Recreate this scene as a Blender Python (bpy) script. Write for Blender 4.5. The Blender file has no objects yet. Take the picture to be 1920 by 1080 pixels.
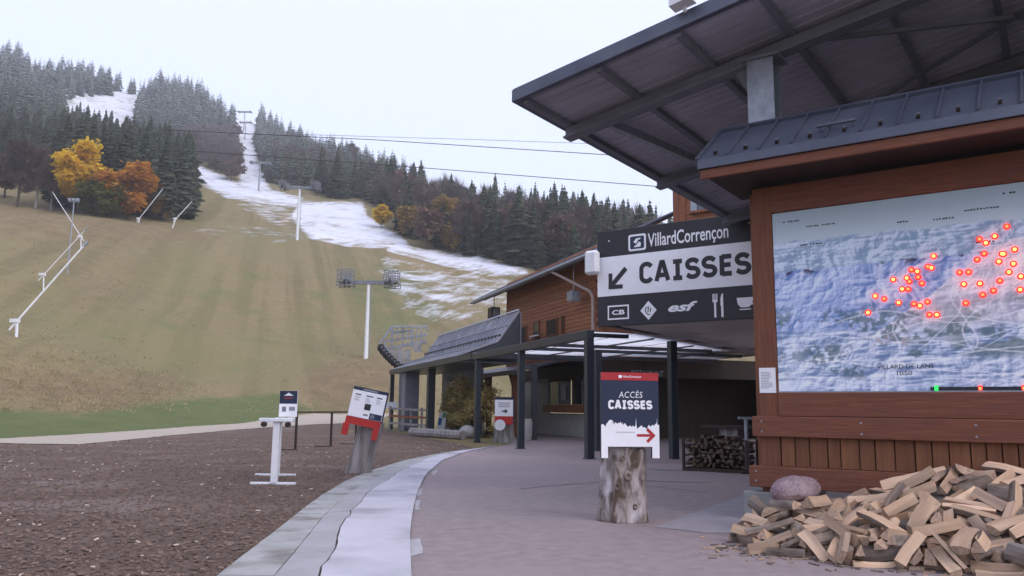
import bpy, bmesh, math, random
import numpy as np
from mathutils import Vector, Matrix, Quaternion, Euler

# ------------------------------------------------------------------ camera, sky, sun, exposure
scene = bpy.context.scene
CAM_H = 1.5; FPX = 1500.0
PITCH = math.atan(226 / FPX); ROLL = math.radians(0.6)
cam_data = bpy.data.cameras.new('camera'); cam = bpy.data.objects.new('camera', cam_data)
scene.collection.objects.link(cam)
cam_data.sensor_width = 36.0; cam_data.lens = FPX / 1920 * 36.0
cam_data.clip_start = 0.1; cam_data.clip_end = 6000
cam.matrix_world = Matrix.Translation((0, 0, CAM_H)) @ Matrix.Rotation(math.pi / 2 + PITCH, 4, 'X') @ Matrix.Rotation(ROLL, 4, 'Z')
scene.camera = cam
SUN_EL, SUN_AZ = math.radians(42), math.radians(125)      # azimuth from +Y, clockwise positive
world = bpy.data.worlds.new('World'); scene.world = world; world.use_nodes = True
wn, wl = world.node_tree.nodes, world.node_tree.links; wn.clear()
sky = wn.new('ShaderNodeTexSky'); sky.sky_type = 'NISHITA'; sky.sun_disc = False
sky.sun_elevation = SUN_EL; sky.sun_rotation = SUN_AZ
sky.altitude = 1100; sky.air_density = 1.0; sky.dust_density = 7.0; sky.ozone_density = 1.0
veil = wn.new('ShaderNodeMix'); veil.data_type = 'RGBA'; veil.inputs[0].default_value = 0.55
veil.inputs[7].default_value = (7.9, 8.3, 10.7, 1)               # thin even high cloud over the blue
bg = wn.new('ShaderNodeBackground'); bg.inputs[1].default_value = 0.10
wo = wn.new('ShaderNodeOutputWorld')
wl.new(sky.outputs[0], veil.inputs[6]); wl.new(veil.outputs[2], bg.inputs[0]); wl.new(bg.outputs[0], wo.inputs[0])
sun_d = bpy.data.lights.new('sun', 'SUN'); sun = bpy.data.objects.new('sun', sun_d); scene.collection.objects.link(sun)
sun_d.energy = 0.75; sun_d.angle = math.radians(40); sun_d.color = (1.0, 0.96, 0.93)
sdir = Vector((math.sin(SUN_AZ) * math.cos(SUN_EL), math.cos(SUN_AZ) * math.cos(SUN_EL), math.sin(SUN_EL)))
sun.rotation_euler = (-sdir).to_track_quat('-Z', 'Y').to_euler(); sun.location = sdir * 200
vs = scene.view_settings; vs.view_transform = 'Standard'; vs.look = 'None'; vs.gamma = 1; vs.use_curve_mapping = False
vs.exposure = 1.02
scene.render.film_transparent = False

# ------------------------------------------------------------------ measuring: a pixel of the photograph to a place
_cp, _sp, _cr, _sr = math.cos(PITCH), math.sin(PITCH), math.cos(ROLL), math.sin(ROLL)
_R0 = np.array([1, 0, 0.]); _U0 = np.array([0, -_sp, _cp]); _D = np.array([0, _cp, _sp])
_R = _cr * _R0 + _sr * _U0; _U = -_sr * _R0 + _cr * _U0; _C = np.array([0, 0, CAM_H])
def ray(px, py): return _D + _R * (px - 960) / FPX + _U * (540 - py) / FPX
def onz(px, py, z=0.0):
    d = ray(px, py); return _C + d * ((z - CAM_H) / d[2])
def aty(px, py, Y):
    d = ray(px, py); return _C + d * (Y / d[1])
def onplane(px, py, p, n):
    d = ray(px, py); n = np.array(n, float); return _C + d * (np.dot(n, np.array(p) - _C) / np.dot(n, d))
def proj(P):
    q = np.asarray(P, float) - _C; w = q @ _D
    return np.stack([960 + FPX * (q @ _R) / w, 540 - FPX * (q @ _U) / w], -1), w
# frame of the map stand, ticket sign and big roof (a along the front, b to the back)
AZ = math.radians(55); ua = np.array([math.sin(AZ), -math.cos(AZ), 0]); vb = np.array([math.cos(AZ), math.sin(AZ), 0])
K0 = np.array([3.26, 11.48, 0])
def L(a, b, z=0.0): return tuple(K0 + a * ua + b * vb + np.array([0, 0, z]))
def uvz(p):
    q = np.asarray(p, float) - K0; return np.array([q @ ua, q @ vb, q[2]])
def onV(px, py, b): return uvz(onplane(px, py, L(0, b), vb))
# frame of the pergola, chalet and lift station (s along it going away, n to the right)
WA = math.radians(19.5); ws = np.array([-math.sin(WA), math.cos(WA), 0]); wnn = np.array([math.cos(WA), math.sin(WA), 0])
P0 = np.array([2.41, 24.85, 0])
def Wp(s, n, z=0.0): return tuple(P0 + s * ws + n * wnn + np.array([0, 0, z]))

# ------------------------------------------------------------------ helpers
COL = scene.collection
def tag(o, label=None, cat=None, group=None, kind=None):
    for k, v_ in (('label', label), ('category', cat), ('group', group), ('kind', kind)):
        if v_: o[k] = v_
    return o
def empty(name, loc, label=None, cat=None, group=None):
    o = bpy.data.objects.new(name, None); COL.objects.link(o); o.location = loc; o.empty_display_size = 0.2
    return tag(o, label, cat, group)
def origin(o):
    p = np.zeros(3)
    while o is not None:
        p += np.array(o.location); o = o.parent
    return p
class MB:
    def __init__(s): s.V = []; s.F = []; s.M = []; s.mi = 0
    def add(s, V, F, mi=None):
        n = len(s.V); s.V += [tuple(p) for p in V]; s.F += [tuple(i + n for i in f) for f in F]
        s.M += [s.mi if mi is None else mi] * len(F); return s
    def hexa(s, c, mi=None):     # 8 corners: bottom ring 4, top ring 4
        return s.add(c, [(3, 2, 1, 0), (4, 5, 6, 7), (0, 1, 5, 4), (1, 2, 6, 5), (2, 3, 7, 6), (3, 0, 4, 7)], mi)
    def fbox(s, fr, a0, a1, b0, b1, z0, z1, mi=None):   # box in a frame function
        return s.hexa([fr(a0, b0, z0), fr(a1, b0, z0), fr(a1, b1, z0), fr(a0, b1, z0), fr(a0, b0, z1), fr(a1, b0, z1), fr(a1, b1, z1), fr(a0, b1, z1)], mi)
    def box(s, x0, x1, y0, y1, z0, z1, mi=None): return s.fbox(lambda x, y, z: (x, y, z), x0, x1, y0, y1, z0, z1, mi)
    def bar(s, p, q, w, h, mi=None, up=(0, 0, 1)):      # beam of width w and height h from p to q
        p, q = Vector(p), Vector(q); d = (q - p).normalized(); up = Vector(up)
        r = d.cross(up)
        if r.length < 1e-4: r = d.cross(Vector((1, 0, 0)))
        r.normalize(); t = r.cross(d).normalized(); r *= w / 2; t *= h / 2
        return s.hexa([p - r - t, p + r - t, q + r - t, q - r - t, p - r + t, p + r + t, q + r + t, q - r + t], mi)
    def tube(s, p, q, r0, r1=None, n=10, mi=None, cap=True):
        p, q = Vector(p), Vector(q); r1 = r0 if r1 is None else r1; d = (q - p).normalized()
        a = d.cross(Vector((0, 0, 1)));
        if a.length < 1e-3: a = d.cross(Vector((1, 0, 0)))
        a.normalize(); b = d.cross(a); V = []; F = []
        for c, r in ((p, r0), (q, r1)):
            for i in range(n):
                t = 2 * math.pi * i / n; V.append(c + (a * math.cos(t) + b * math.sin(t)) * r)
        for i in range(n): j = (i + 1) % n; F.append((i, j, n + j, n + i))
        if cap: F.append(tuple(range(n - 1, -1, -1))); F.append(tuple(range(n, 2 * n)))
        return s.add(V, F, mi)
    def path(s, pts, r, n=8, mi=None):
        for a, b in zip(pts[:-1], pts[1:]): s.tube(a, b, r, r, n, mi)
        return s
    def prism(s, pts, off, mi=None):   # polygon pts (3D) pushed by off
        off = Vector(off); n = len(pts); V = [Vector(p) for p in pts] + [Vector(p) + off for p in pts]
        F = [tuple(range(n)), tuple(range(2 * n - 1, n - 1, -1))] + [(j, i, n + i, n + j) for i in range(n) for j in [(i + 1) % n]]
        return s.add(V, F, mi)
    def build(s, name, mats, parent=None, bevel=0.0, smooth=False, org=None, **kw):
        me = bpy.data.meshes.new(name)
        V = np.array([tuple(p) for p in s.V], float)
        if parent is not None: o3 = origin(parent)
        elif org is not None: o3 = np.array(org, float)
        else:
            o3 = np.array([(V[:, 0].min() + V[:, 0].max()) / 2, (V[:, 1].min() + V[:, 1].max()) / 2, V[:, 2].min()])
        V = V - o3
        me.from_pydata(V.tolist(), [], s.F)
        if not isinstance(mats, (list, tuple)): mats = [mats]
        for m in mats: me.materials.append(m)
        me.polygons.foreach_set('material_index', s.M)
        bm = bmesh.new(); bm.from_mesh(me); bmesh.ops.recalc_face_normals(bm, faces=bm.faces)
        if bevel: bmesh.ops.bevel(bm, geom=list(bm.edges), offset=bevel, segments=1, affect='EDGES', clamp_overlap=True)
        bm.to_mesh(me); bm.free()
        if smooth: me.polygons.foreach_set('use_smooth', [True] * len(me.polygons))
        me.update()
        o = bpy.data.objects.new(name, me); COL.objects.link(o)
        if parent is not None: o.parent = parent
        else: o.location = o3
        return tag(o, **kw)
def fb(name, fr, dims, m, parent=None, bevel=0.0, **kw):
    return MB().fbox(fr, *dims).build(name, m, parent, bevel, **kw)

# ------------------------------------------------------------------ materials
def lin(r, g, b): return tuple((c / 255 / 12.92 if c / 255 <= .04045 else ((c / 255 + .055) / 1.055) ** 2.4) for c in (r, g, b)) + (1,)
MATS = {}
def pm(name, c1, c2=None, scale=6.0, rough=0.7, bump=0.0, stretch=(1, 1, 1), coord='pos', metal=0.0, rnd=0.0, detail=5, contrast=(0.35, 0.65), c3=None, s3=1.0, bdist=0.02, spec=0.35, trans=0.0, bscale=None, dist=0.0):
    m = bpy.data.materials.new(name); m.use_nodes = True; N, K = m.node_tree.nodes, m.node_tree.links
    b = N['Principled BSDF']; b.inputs['Roughness'].default_value = rough; b.inputs['Metallic'].default_value = metal
    b.inputs['Specular IOR Level'].default_value = spec
    if c2 is None: c2 = tuple(x * 0.8 for x in c1[:3])
    c1 = tuple(c1[:3]) + (1,); c2 = tuple(c2[:3]) + (1,)
    if coord == 'pos': g = N.new('ShaderNodeNewGeometry').outputs['Position']
    else: g = N.new('ShaderNodeTexCoord').outputs['Object']
    mp = N.new('ShaderNodeMapping'); mp.inputs['Scale'].default_value = stretch; K.new(g, mp.inputs[0])
    vec = mp.outputs[0]
    if coord == 'obj' or rnd:
        oi = N.new('ShaderNodeObjectInfo'); ad = N.new('ShaderNodeVectorMath'); ad.operation = 'ADD'
        sc = N.new('ShaderNodeMath'); sc.operation = 'MULTIPLY'; sc.inputs[1].default_value = 37.0; K.new(oi.outputs['Random'], sc.inputs[0])
        K.new(vec, ad.inputs[0]); K.new(sc.outputs[0], ad.inputs[1]); vec = ad.outputs[0]
    no = N.new('ShaderNodeTexNoise'); no.inputs['Scale'].default_value = scale; no.inputs['Detail'].default_value = detail; no.inputs['Roughness'].default_value = .62
    no.inputs['Distortion'].default_value = dist
    K.new(vec, no.inputs['Vector'])
    mr = N.new('ShaderNodeMapRange'); mr.inputs[1].default_value = contrast[0]; mr.inputs[2].default_value = contrast[1]; K.new(no.outputs[0], mr.inputs[0])
    mx = N.new('ShaderNodeMix'); mx.data_type = 'RGBA'; mx.inputs[6].default_value = c1; mx.inputs[7].default_value = c2; K.new(mr.outputs[0], mx.inputs[0])
    out = mx.outputs[2]
    if c3 is not None:
        n3 = N.new('ShaderNodeTexNoise'); n3.inputs['Scale'].default_value = s3; n3.inputs['Detail'].default_value = 4; K.new(vec, n3.inputs['Vector'])
        m3 = N.new('ShaderNodeMapRange'); m3.inputs[1].default_value = .5; m3.inputs[2].default_value = .68; K.new(n3.outputs[0], m3.inputs[0])
        x3 = N.new('ShaderNodeMix'); x3.data_type = 'RGBA'; x3.inputs[7].default_value = tuple(c3[:3]) + (1,); K.new(m3.outputs[0], x3.inputs[0]); K.new(out, x3.inputs[6]); out = x3.outputs[2]
    if rnd:
        hs = N.new('ShaderNodeHueSaturation'); K.new(out, hs.inputs['Color'])
        rr = N.new('ShaderNodeMapRange'); rr.inputs[3].default_value = 1 - rnd; rr.inputs[4].default_value = 1 + rnd; K.new(oi.outputs['Random'], rr.inputs[0]); K.new(rr.outputs[0], hs.inputs['Value'])
        out = hs.outputs[0]
    K.new(out, b.inputs['Base Color'])
    if trans:
        tr = N.new('ShaderNodeBsdfTranslucent'); K.new(out, tr.inputs[0]); ms = N.new('ShaderNodeMixShader'); ms.inputs[0].default_value = trans
        K.new(b.outputs[0], ms.inputs[1]); K.new(tr.outputs[0], ms.inputs[2]); K.new(ms.outputs[0], N['Material Output'].inputs[0])
    if bump:
        bp = N.new('ShaderNodeBump'); bp.inputs['Strength'].default_value = bump; bp.inputs['Distance'].default_value = bdist
        if bscale:
            nb = N.new('ShaderNodeTexNoise'); nb.inputs['Scale'].default_value = bscale; nb.inputs['Detail'].default_value = 4; K.new(vec, nb.inputs['Vector']); K.new(nb.outputs[0], bp.inputs['Height'])
        else: K.new(no.outputs[0], bp.inputs['Height'])
        K.new(bp.outputs[0], b.inputs['Normal'])
    MATS[name] = m; return m
def emis(name, c, s):
    m = bpy.data.materials.new(name); m.use_nodes = True; b = m.node_tree.nodes['Principled BSDF']
    b.inputs['Base Color'].default_value = c; b.inputs['Emission Color'].default_value = c; b.inputs['Emission Strength'].default_value = s; return m
def cattr(name, rough=0.6, attr='Col'):
    m = bpy.data.materials.new(name); m.use_nodes = True; N, K = m.node_tree.nodes, m.node_tree.links
    a = N.new('ShaderNodeAttribute'); a.attribute_name = attr; K.new(a.outputs[0], N['Principled BSDF'].inputs['Base Color']); N['Principled BSDF'].inputs['Roughness'].default_value = rough; return m

M_stain = pm('stained_timber', (.22, .082, .041), (.120, .041, .023), 3.0, .68, .45, (9, 9, .7), contrast=(.3, .7), c3=(.17, .06, .035), s3=.8)
M_stain_h = pm('stained_beam', (.22, .082, .043), (.115, .039, .023), 2.4, .68, .45, (1, 1, 16), contrast=(.3, .75), c3=(.15, .055, .04), s3=.9, detail=9)
M_board = pm('stained_board', (.23, .095, .042), (.12, .046, .022), 11.0, .65, .5, (1, 1, .08), rnd=.16, contrast=(.3, .75))
M_logwall = pm('log_cladding', (.37, .155, .075), (.23, .088, .043), 3.0, .65, .4, (1, 1, 8), rnd=.14)
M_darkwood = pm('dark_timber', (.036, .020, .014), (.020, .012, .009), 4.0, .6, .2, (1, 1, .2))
M_anth = pm('anthracite_steel', (.030, .036, .048), (.024, .029, .040), 5.0, .38, .05, spec=.5)
M_roof = pm('slate_blue_sheet', (.085, .095, .135), (.065, .074, .108), 1.6, .36, .06, metal=.25, spec=.5, c3=(.105, .113, .15), s3=.9)
M_galv = pm('galvanised_steel', (.34, .36, .40), (.24, .26, .30), 5.0, .42, .05, metal=.5, spec=.5)
M_soffit = pm('soffit_sheet', (.50, .50, .60), (.42, .42, .50), .8, .6, .1, (1, 1, 1), c3=(.35, .35, .42), s3=.35)
M_steelgrey = pm('painted_grey_steel', (.20, .21, .245), (.15, .16, .19), 2.0, .5, .05)
M_greypanel = pm('grey_soffit_board', (.60, .585, .56), (.54, .52, .50), 1.2, .75)
M_white = pm('white_paint', (.78, .79, .82), (.68, .69, .73), 4.0, .45)
M_signwhite = pm('sign_white', (.86, .86, .90), (.82, .82, .86), 3.0, .4)
M_signdark = pm('sign_anthracite', (.026, .025, .032), (.021, .020, .027), 2.0, .45)
M_signnavy = pm('sign_navy', (.020, .030, .068), (.017, .026, .058), 2.0, .4)
M_signred = pm('sign_red', (.42, .028, .035), (.36, .022, .03), 2.0, .4)
M_red = pm('red_painted_board', (.48, .03, .025), (.38, .022, .02), 5.0, .45, .1)
M_blackmetal = pm('black_metal', (.022, .018, .018), (.035, .02, .018), 12.0, .45)
M_conc = pm('concrete', (.36, .36, .37), (.27, .27, .28), 3.0, .85, .2, c3=(.22, .22, .22), s3=1.4, bscale=60, bdist=.004)
M_conc_light = pm('light_concrete', (.50, .48, .54), (.43, .42, .47), 1.3, .85, .2, c3=(.31, .305, .34), s3=.7, bscale=70, bdist=.004)
M_conc_mid = pm('mid_concrete', (.36, .345, .37), (.29, .285, .30), 1.6, .85, .2, c3=(.29, .285, .29), s3=.9, bscale=70, bdist=.004)
M_gutter = pm('worn_grey_concrete', (.36, .36, .355), (.28, .28, .275), 2.2, .9, .3, c3=(.19, .175, .165), s3=1.6, bscale=60, bdist=.006)
M_plaster = pm('white_render', (.50, .49, .47), (.42, .41, .39), 2.0, .9, .1)
M_glassdark = pm('dark_glass', (.02, .024, .028), (.03, .034, .038), 1.0, .08, spec=.6)
M_glass_sky = pm('window_glass', (.10, .12, .15), (.07, .09, .11), 1.0, .05, spec=.8)
M_poly = pm('opal_roof_sheet', (.76, .77, .82), (.70, .71, .76), 1.0, .5, trans=.8)
M_stump = pm('weathered_stump_wood', (.36, .31, .29), (.10, .070, .052), 6.0, .9, 1.0, (1, 1, .42), coord='obj', c3=(.58, .53, .54), s3=4.5, bdist=.05, contrast=(.40, .58), detail=9, dist=1.2)
M_stumpgrey = pm('grey_weathered_wood', (.33, .31, .31), (.13, .11, .10), 9.0, .85, .8, (1, 1, .07), coord='obj', bdist=.03, contrast=(.35, .66), detail=8)
M_split = pm('split_wood', (.60, .425, .295), (.43, .285, .19), 16.0, .75, .7, (.07, 1, 1), coord='obj', rnd=.34, bdist=.01, contrast=(.3, .7), c3=(.27, .195, .155), s3=2.0)
M_bark = pm('firewood_bark', (.22, .17, .14), (.10, .072, .058), 14.0, .9, .8, (.4, 1, 1), coord='obj', rnd=.3, bdist=.02, c3=(.24, .21, .19), s3=3.0)
M_end = pm('end_grain', (.50, .36, .26), (.30, .20, .14), 26.0, .85, .4, coord='obj', rnd=.25, bdist=.006)
M_tyre = pm('rubber', (.02, .02, .022), (.03, .03, .03), 8.0, .7)
M_orange_wood = pm('fresh_stained_post', (.26, .095, .04), (.18, .06, .028), 4.0, .5, .2, (1, 1, .15))
M_shadewood = pm('shaded_old_firewood', (.15, .10, .07), (.07, .048, .036), 9.0, .85, .4, (.2, 1, 1), coord='obj', rnd=.35, bdist=.01)  # old brown wood, with the shade over the crate darkened into its colour
M_roof_pale = pm('sheen_grey_sheet', (.30, .305, .36), (.23, .235, .285), 2.0, .38, .06, metal=.3, spec=.5, c3=(.36, .36, .42), s3=.9)  # sky sheen on the station roof is mixed into this pale base colour

# ------------------------------------------------------------------ terrain
CP = [(0,815,36),(-250,800,38),(0,760,47),(150,770,50),(300,775,56),(450,785,58),(600,775,70),(700,772,75),(800,772,72),
 (0,700,54),(0,620,65),(0,520,90),(0,408,128),(-350,640,60),(-350,520,85),(-350,400,120),
 (160,640,76),(160,520,106),(160,418,142),(300,690,80),(300,560,113),(300,428,162),(450,700,86),(450,580,119),(450,442,176),
 (600,700,88),(600,580,125),(600,460,182),(685,672,98),(750,600,125),(750,467,198),(850,620,120),(850,482,205),(950,560,150),(1000,503,190),
 (1000,610,112),(1120,545,170),(1250,545,170),(1450,560,170),(1800,580,170),
 (400,402,215),(400,350,300),(600,382,280),(680,382,285),(560,350,340),(480,350,350),(470,290,460),(455,232,600),
 (380,300,400),(380,252,490),(350,192,560),(180,228,430),(190,165,520),(80,150,540),(0,120,520),(-300,100,500),(0,350,200),(80,400,160),
 (-300,340,200),(230,404,172),(230,325,260),(230,245,400),(760,402,290),(760,357,420),(690,322,470),(850,402,390),(1000,428,360),(1240,490,290),
 (600,300,500),(520,258,570),(870,478,207),(950,492,200),(1500,530,280),(1900,560,280)]
pts = [aty(*c) for c in CP]
for (px, py, Y) in [(-300,100,500),(0,120,520),(80,150,540),(190,165,520),(350,192,560),(455,232,600),(520,258,570),(600,300,500),(690,322,470),(850,402,390),(1000,428,360),(1240,490,290),(1900,560,280)]:
    p = aty(px, py, Y); q = p * np.array([1.35, 1.35, 0]); q[2] = p[2] * .93; pts.append(q); q2 = p * np.array([2.2, 2.2, 0]); q2[2] = p[2] * .8; pts.append(q2)
for x in (-60, -30, -12, 0, 12, 30, 60):
    for y in (-60, -20, 5, 18, 30): 
        pts.append(np.array([x, y, 0.0]) if not (x < -25 and y == 30) else np.array([x, y, .3]))
pts += [np.array(p, float) for p in [(5,45,0),(20,45,0),(5,60,.4),(-6,52,.3),(25,70,2),(60,60,3),(80,90,10),(-80,20,2),(-100,-40,2)]]
TP = np.array(pts)
def _phi(r2): return 0.5 * r2 * np.log(r2 + 1e-9)
SC = 100.0
def _fit():
    X = TP[:, :2] / SC; n = len(X); d2 = ((X[:, None] - X[None]) ** 2).sum(-1)
    A = np.zeros((n + 3, n + 3)); A[:n, :n] = _phi(d2) + np.eye(n) * 2e-4; A[:n, n] = 1; A[:n, n + 1:] = X; A[n, :n] = 1; A[n + 1:, :n] = X.T
    return np.linalg.solve(A, np.concatenate([TP[:, 2], np.zeros(3)])), X
TW, TX = _fit()
def smooth(e0, e1, x): t = np.clip((x - e0) / (e1 - e0), 0, 1); return t * t * (3 - 2 * t)
def _hash2(ix, iy): return np.modf(np.abs(np.sin(ix * 127.1 + iy * 311.7) * 43758.5453))[0]
def vnoise(x, y):
    ix, iy = np.floor(x), np.floor(y); fx, fy = x - ix, y - iy; fx = fx * fx * (3 - 2 * fx); fy = fy * fy * (3 - 2 * fy)
    return (_hash2(ix, iy) * (1 - fx) + _hash2(ix + 1, iy) * fx) * (1 - fy) + (_hash2(ix, iy + 1) * (1 - fx) + _hash2(ix + 1, iy + 1) * fx) * fy
def fbm(x, y, o=5, g=.5):
    t = 0; a = 1; s = 0
    for i in range(o): t = t + a * vnoise(x * 2 ** i + 17.3 * i, y * 2 ** i + 9.1 * i); s += a; a *= g
    return t / s
def zt(x, y):
    x = np.asarray(x, float); y = np.asarray(y, float); q = np.stack([x, y], -1) / SC
    z = TW[-3] + q @ TW[-2:]
    for i in range(len(TX)): z = z + TW[i] * _phi(((q - TX[i]) ** 2).sum(-1))
    r = np.hypot(x, y)
    nearflat = smooth(28, 44, y - .35 * np.minimum(x + 8, 0))      # flat forecourt up to the foot of the slope
    behind = smooth(60, 75, y)
    bld = np.where(x > -9, behind, 1.0)
    bl = np.where(x > -9, 1 - (1 - bld) * smooth(-12, -4, x), 1.0)
    z = z * nearflat * np.clip(bl, 0, 1)
    z = z + (fbm(x / 14, y / 14, 4) - .5) * np.clip((r - 45) / 60, 0, 1) * 2.2
    return np.where(nearflat * bl < 1e-3, 0.0, z)
def hit(px, py, y0=30.0, y1=700.0):
    d = ray(px, py); Y = np.concatenate([np.arange(y0, 260, .5), np.arange(260, y1, 1.5)])
    P = _C[None] + d[None] * (Y / d[1])[:, None]; below = P[:, 2] < zt(P[:, 0], P[:, 1])
    i = int(np.argmax(below)) if below.any() else len(Y) - 1
    p = P[i].copy(); p[2] = float(zt(p[0], p[1])); return p
def inpoly(pp, poly):
    x, y = pp[..., 0], pp[..., 1]; c = np.zeros(x.shape, bool); n = len(poly)
    for i in range(n):
        (x0, y0), (x1, y1) = poly[i], poly[(i + 1) % n]
        c ^= ((y0 > y) != (y1 > y)) & (x < (x1 - x0) * (y - y0) / (y1 - y0 + 1e-12) + x0)
    return c
def soft(pp, poly, w):      # soft inside mask by jittered samples
    t = 0.0; rg = np.random.RandomState(3)
    for k in range(16): t = t + inpoly(pp + rg.normal(0, w, 2), poly)
    return t / 16
SNOW = [[(118,190),(200,160),(256,172),(258,235),(180,228),(120,210)],
 [(425,224),(452,208),(482,224),(484,300),(512,356),(470,365),(446,348),(445,262)],
 [(345,300),(395,316),(455,344),(525,357),(580,372),(560,390),(470,378),(420,370),(370,340)],
 [(560,376),(682,376),(690,402),(748,438),(762,466),(650,462),(580,446),(540,405)],
 [(745,432),(775,462),(880,474),(985,500),(1000,515),(930,520),(860,505),(790,487),(720,468)]]
PATCH = [[(690,470),(800,492),(960,520),(990,560),(910,600),(830,610),(760,580),(715,520)],
 [(345,425),(450,420),(560,425),(600,452),(480,448),(370,440)],[(420,365),(520,372),(580,420),(540,430),(470,400)],[(-20,285),(12,290),(14,350),(-20,352)],[(95,425),(120,420),(135,436),(110,440)]]
# polar grid: fine where the camera looks, coarse elsewhere
azs = np.concatenate([np.linspace(-180, -48, 40)[:-1], np.linspace(-48, 44, 430), np.linspace(44, 180, 40)[1:-1]])
rs = np.concatenate([[0.0], np.geomspace(2.0, 30, 22), np.linspace(31, 250, 190)[0:], np.geomspace(252, 900, 130), [1050, 1250, 1500]])
AZg, RG = np.meshgrid(np.radians(azs), rs[1:], indexing='ij')
GX, GY = RG * np.sin(AZg), RG * np.cos(AZg); GZ = zt(GX, GY)
GZ = np.clip(GZ * (1 - .4 * smooth(900, 1500, RG)), -40, 272)
na, nr = GX.shape
Vt = np.concatenate([np.array([[0, 0, 0.]]), np.stack([GX, GY, GZ], -1).reshape(-1, 3)])
idx = np.arange(na * nr).reshape(na, nr) + 1
nxt = np.roll(idx, -1, 0)
Fq = np.stack([idx[:, :-1], idx[:, 1:], nxt[:, 1:], nxt[:, :-1]], -1).reshape(-1, 4)
Fl = Fq.tolist() + [(0, int(idx[i, 0]), int(nxt[i, 0])) for i in range(na)]
me = bpy.data.meshes.new('ground'); me.from_pydata(Vt.tolist(), [], Fl)
PPt, dep = proj(Vt); vis = dep > 5
sn = np.zeros(len(Vt))
for p in SNOW: sn = np.maximum(sn, soft(PPt, p, 5.0))
pa = np.zeros(len(Vt))
for p in PATCH: pa = np.maximum(pa, soft(PPt, p, 9.0))
up = smooth(380, 470, Vt[:, 1]) * .75
snow = np.where(vis, np.maximum(np.maximum(sn * .80, pa * .49), up), 0)
green = np.where(vis, soft(PPt, [(-400,735),(140,770),(330,745),(520,730),(620,772),(500,800),(200,825),(-400,840)], 18.0), .3)
green = np.maximum(green, .5 * soft(PPt, [(640,500),(760,480),(860,560),(820,640),(720,640),(650,560)], 16.0) * vis)
green = np.maximum(green, .34 * soft(PPt, [(140,620),(300,520),(430,470),(640,470),(680,620),(480,740),(160,740)], 34.0) * vis)
dirt = np.where(vis, soft(PPt, [(-40,690),(120,690),(220,700),(330,690),(360,730),(200,770),(60,745),(-40,745)], 14.0), 0)
dirt = np.maximum(dirt, soft(PPt, [(560,700),(640,660),(740,665),(760,740),(640,770),(560,740)], 14.0) * vis)
dirt = np.maximum(dirt, .8 * soft(PPt, [(-50,370),(120,385),(330,415),(480,430),(300,470),(160,480),(-50,420)], 12.0) * vis)
dirt = np.maximum(dirt, .6 * soft(PPt, [(100,440),(330,440),(300,560),(200,620),(90,560)], 22.0) * vis)
at = me.attributes.new('cover', 'FLOAT_COLOR', 'POINT')
at.data.foreach_set('color', np.stack([snow, green, dirt, np.ones(len(Vt))], -1).astype(np.float32).ravel())
me.polygons.foreach_set('use_smooth', [True] * len(me.polygons))
ground = bpy.data.objects.new('ground', me); COL.objects.link(ground); tag(ground, kind='structure', label='autumn grass ski slope with patchy snow higher up')

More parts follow.
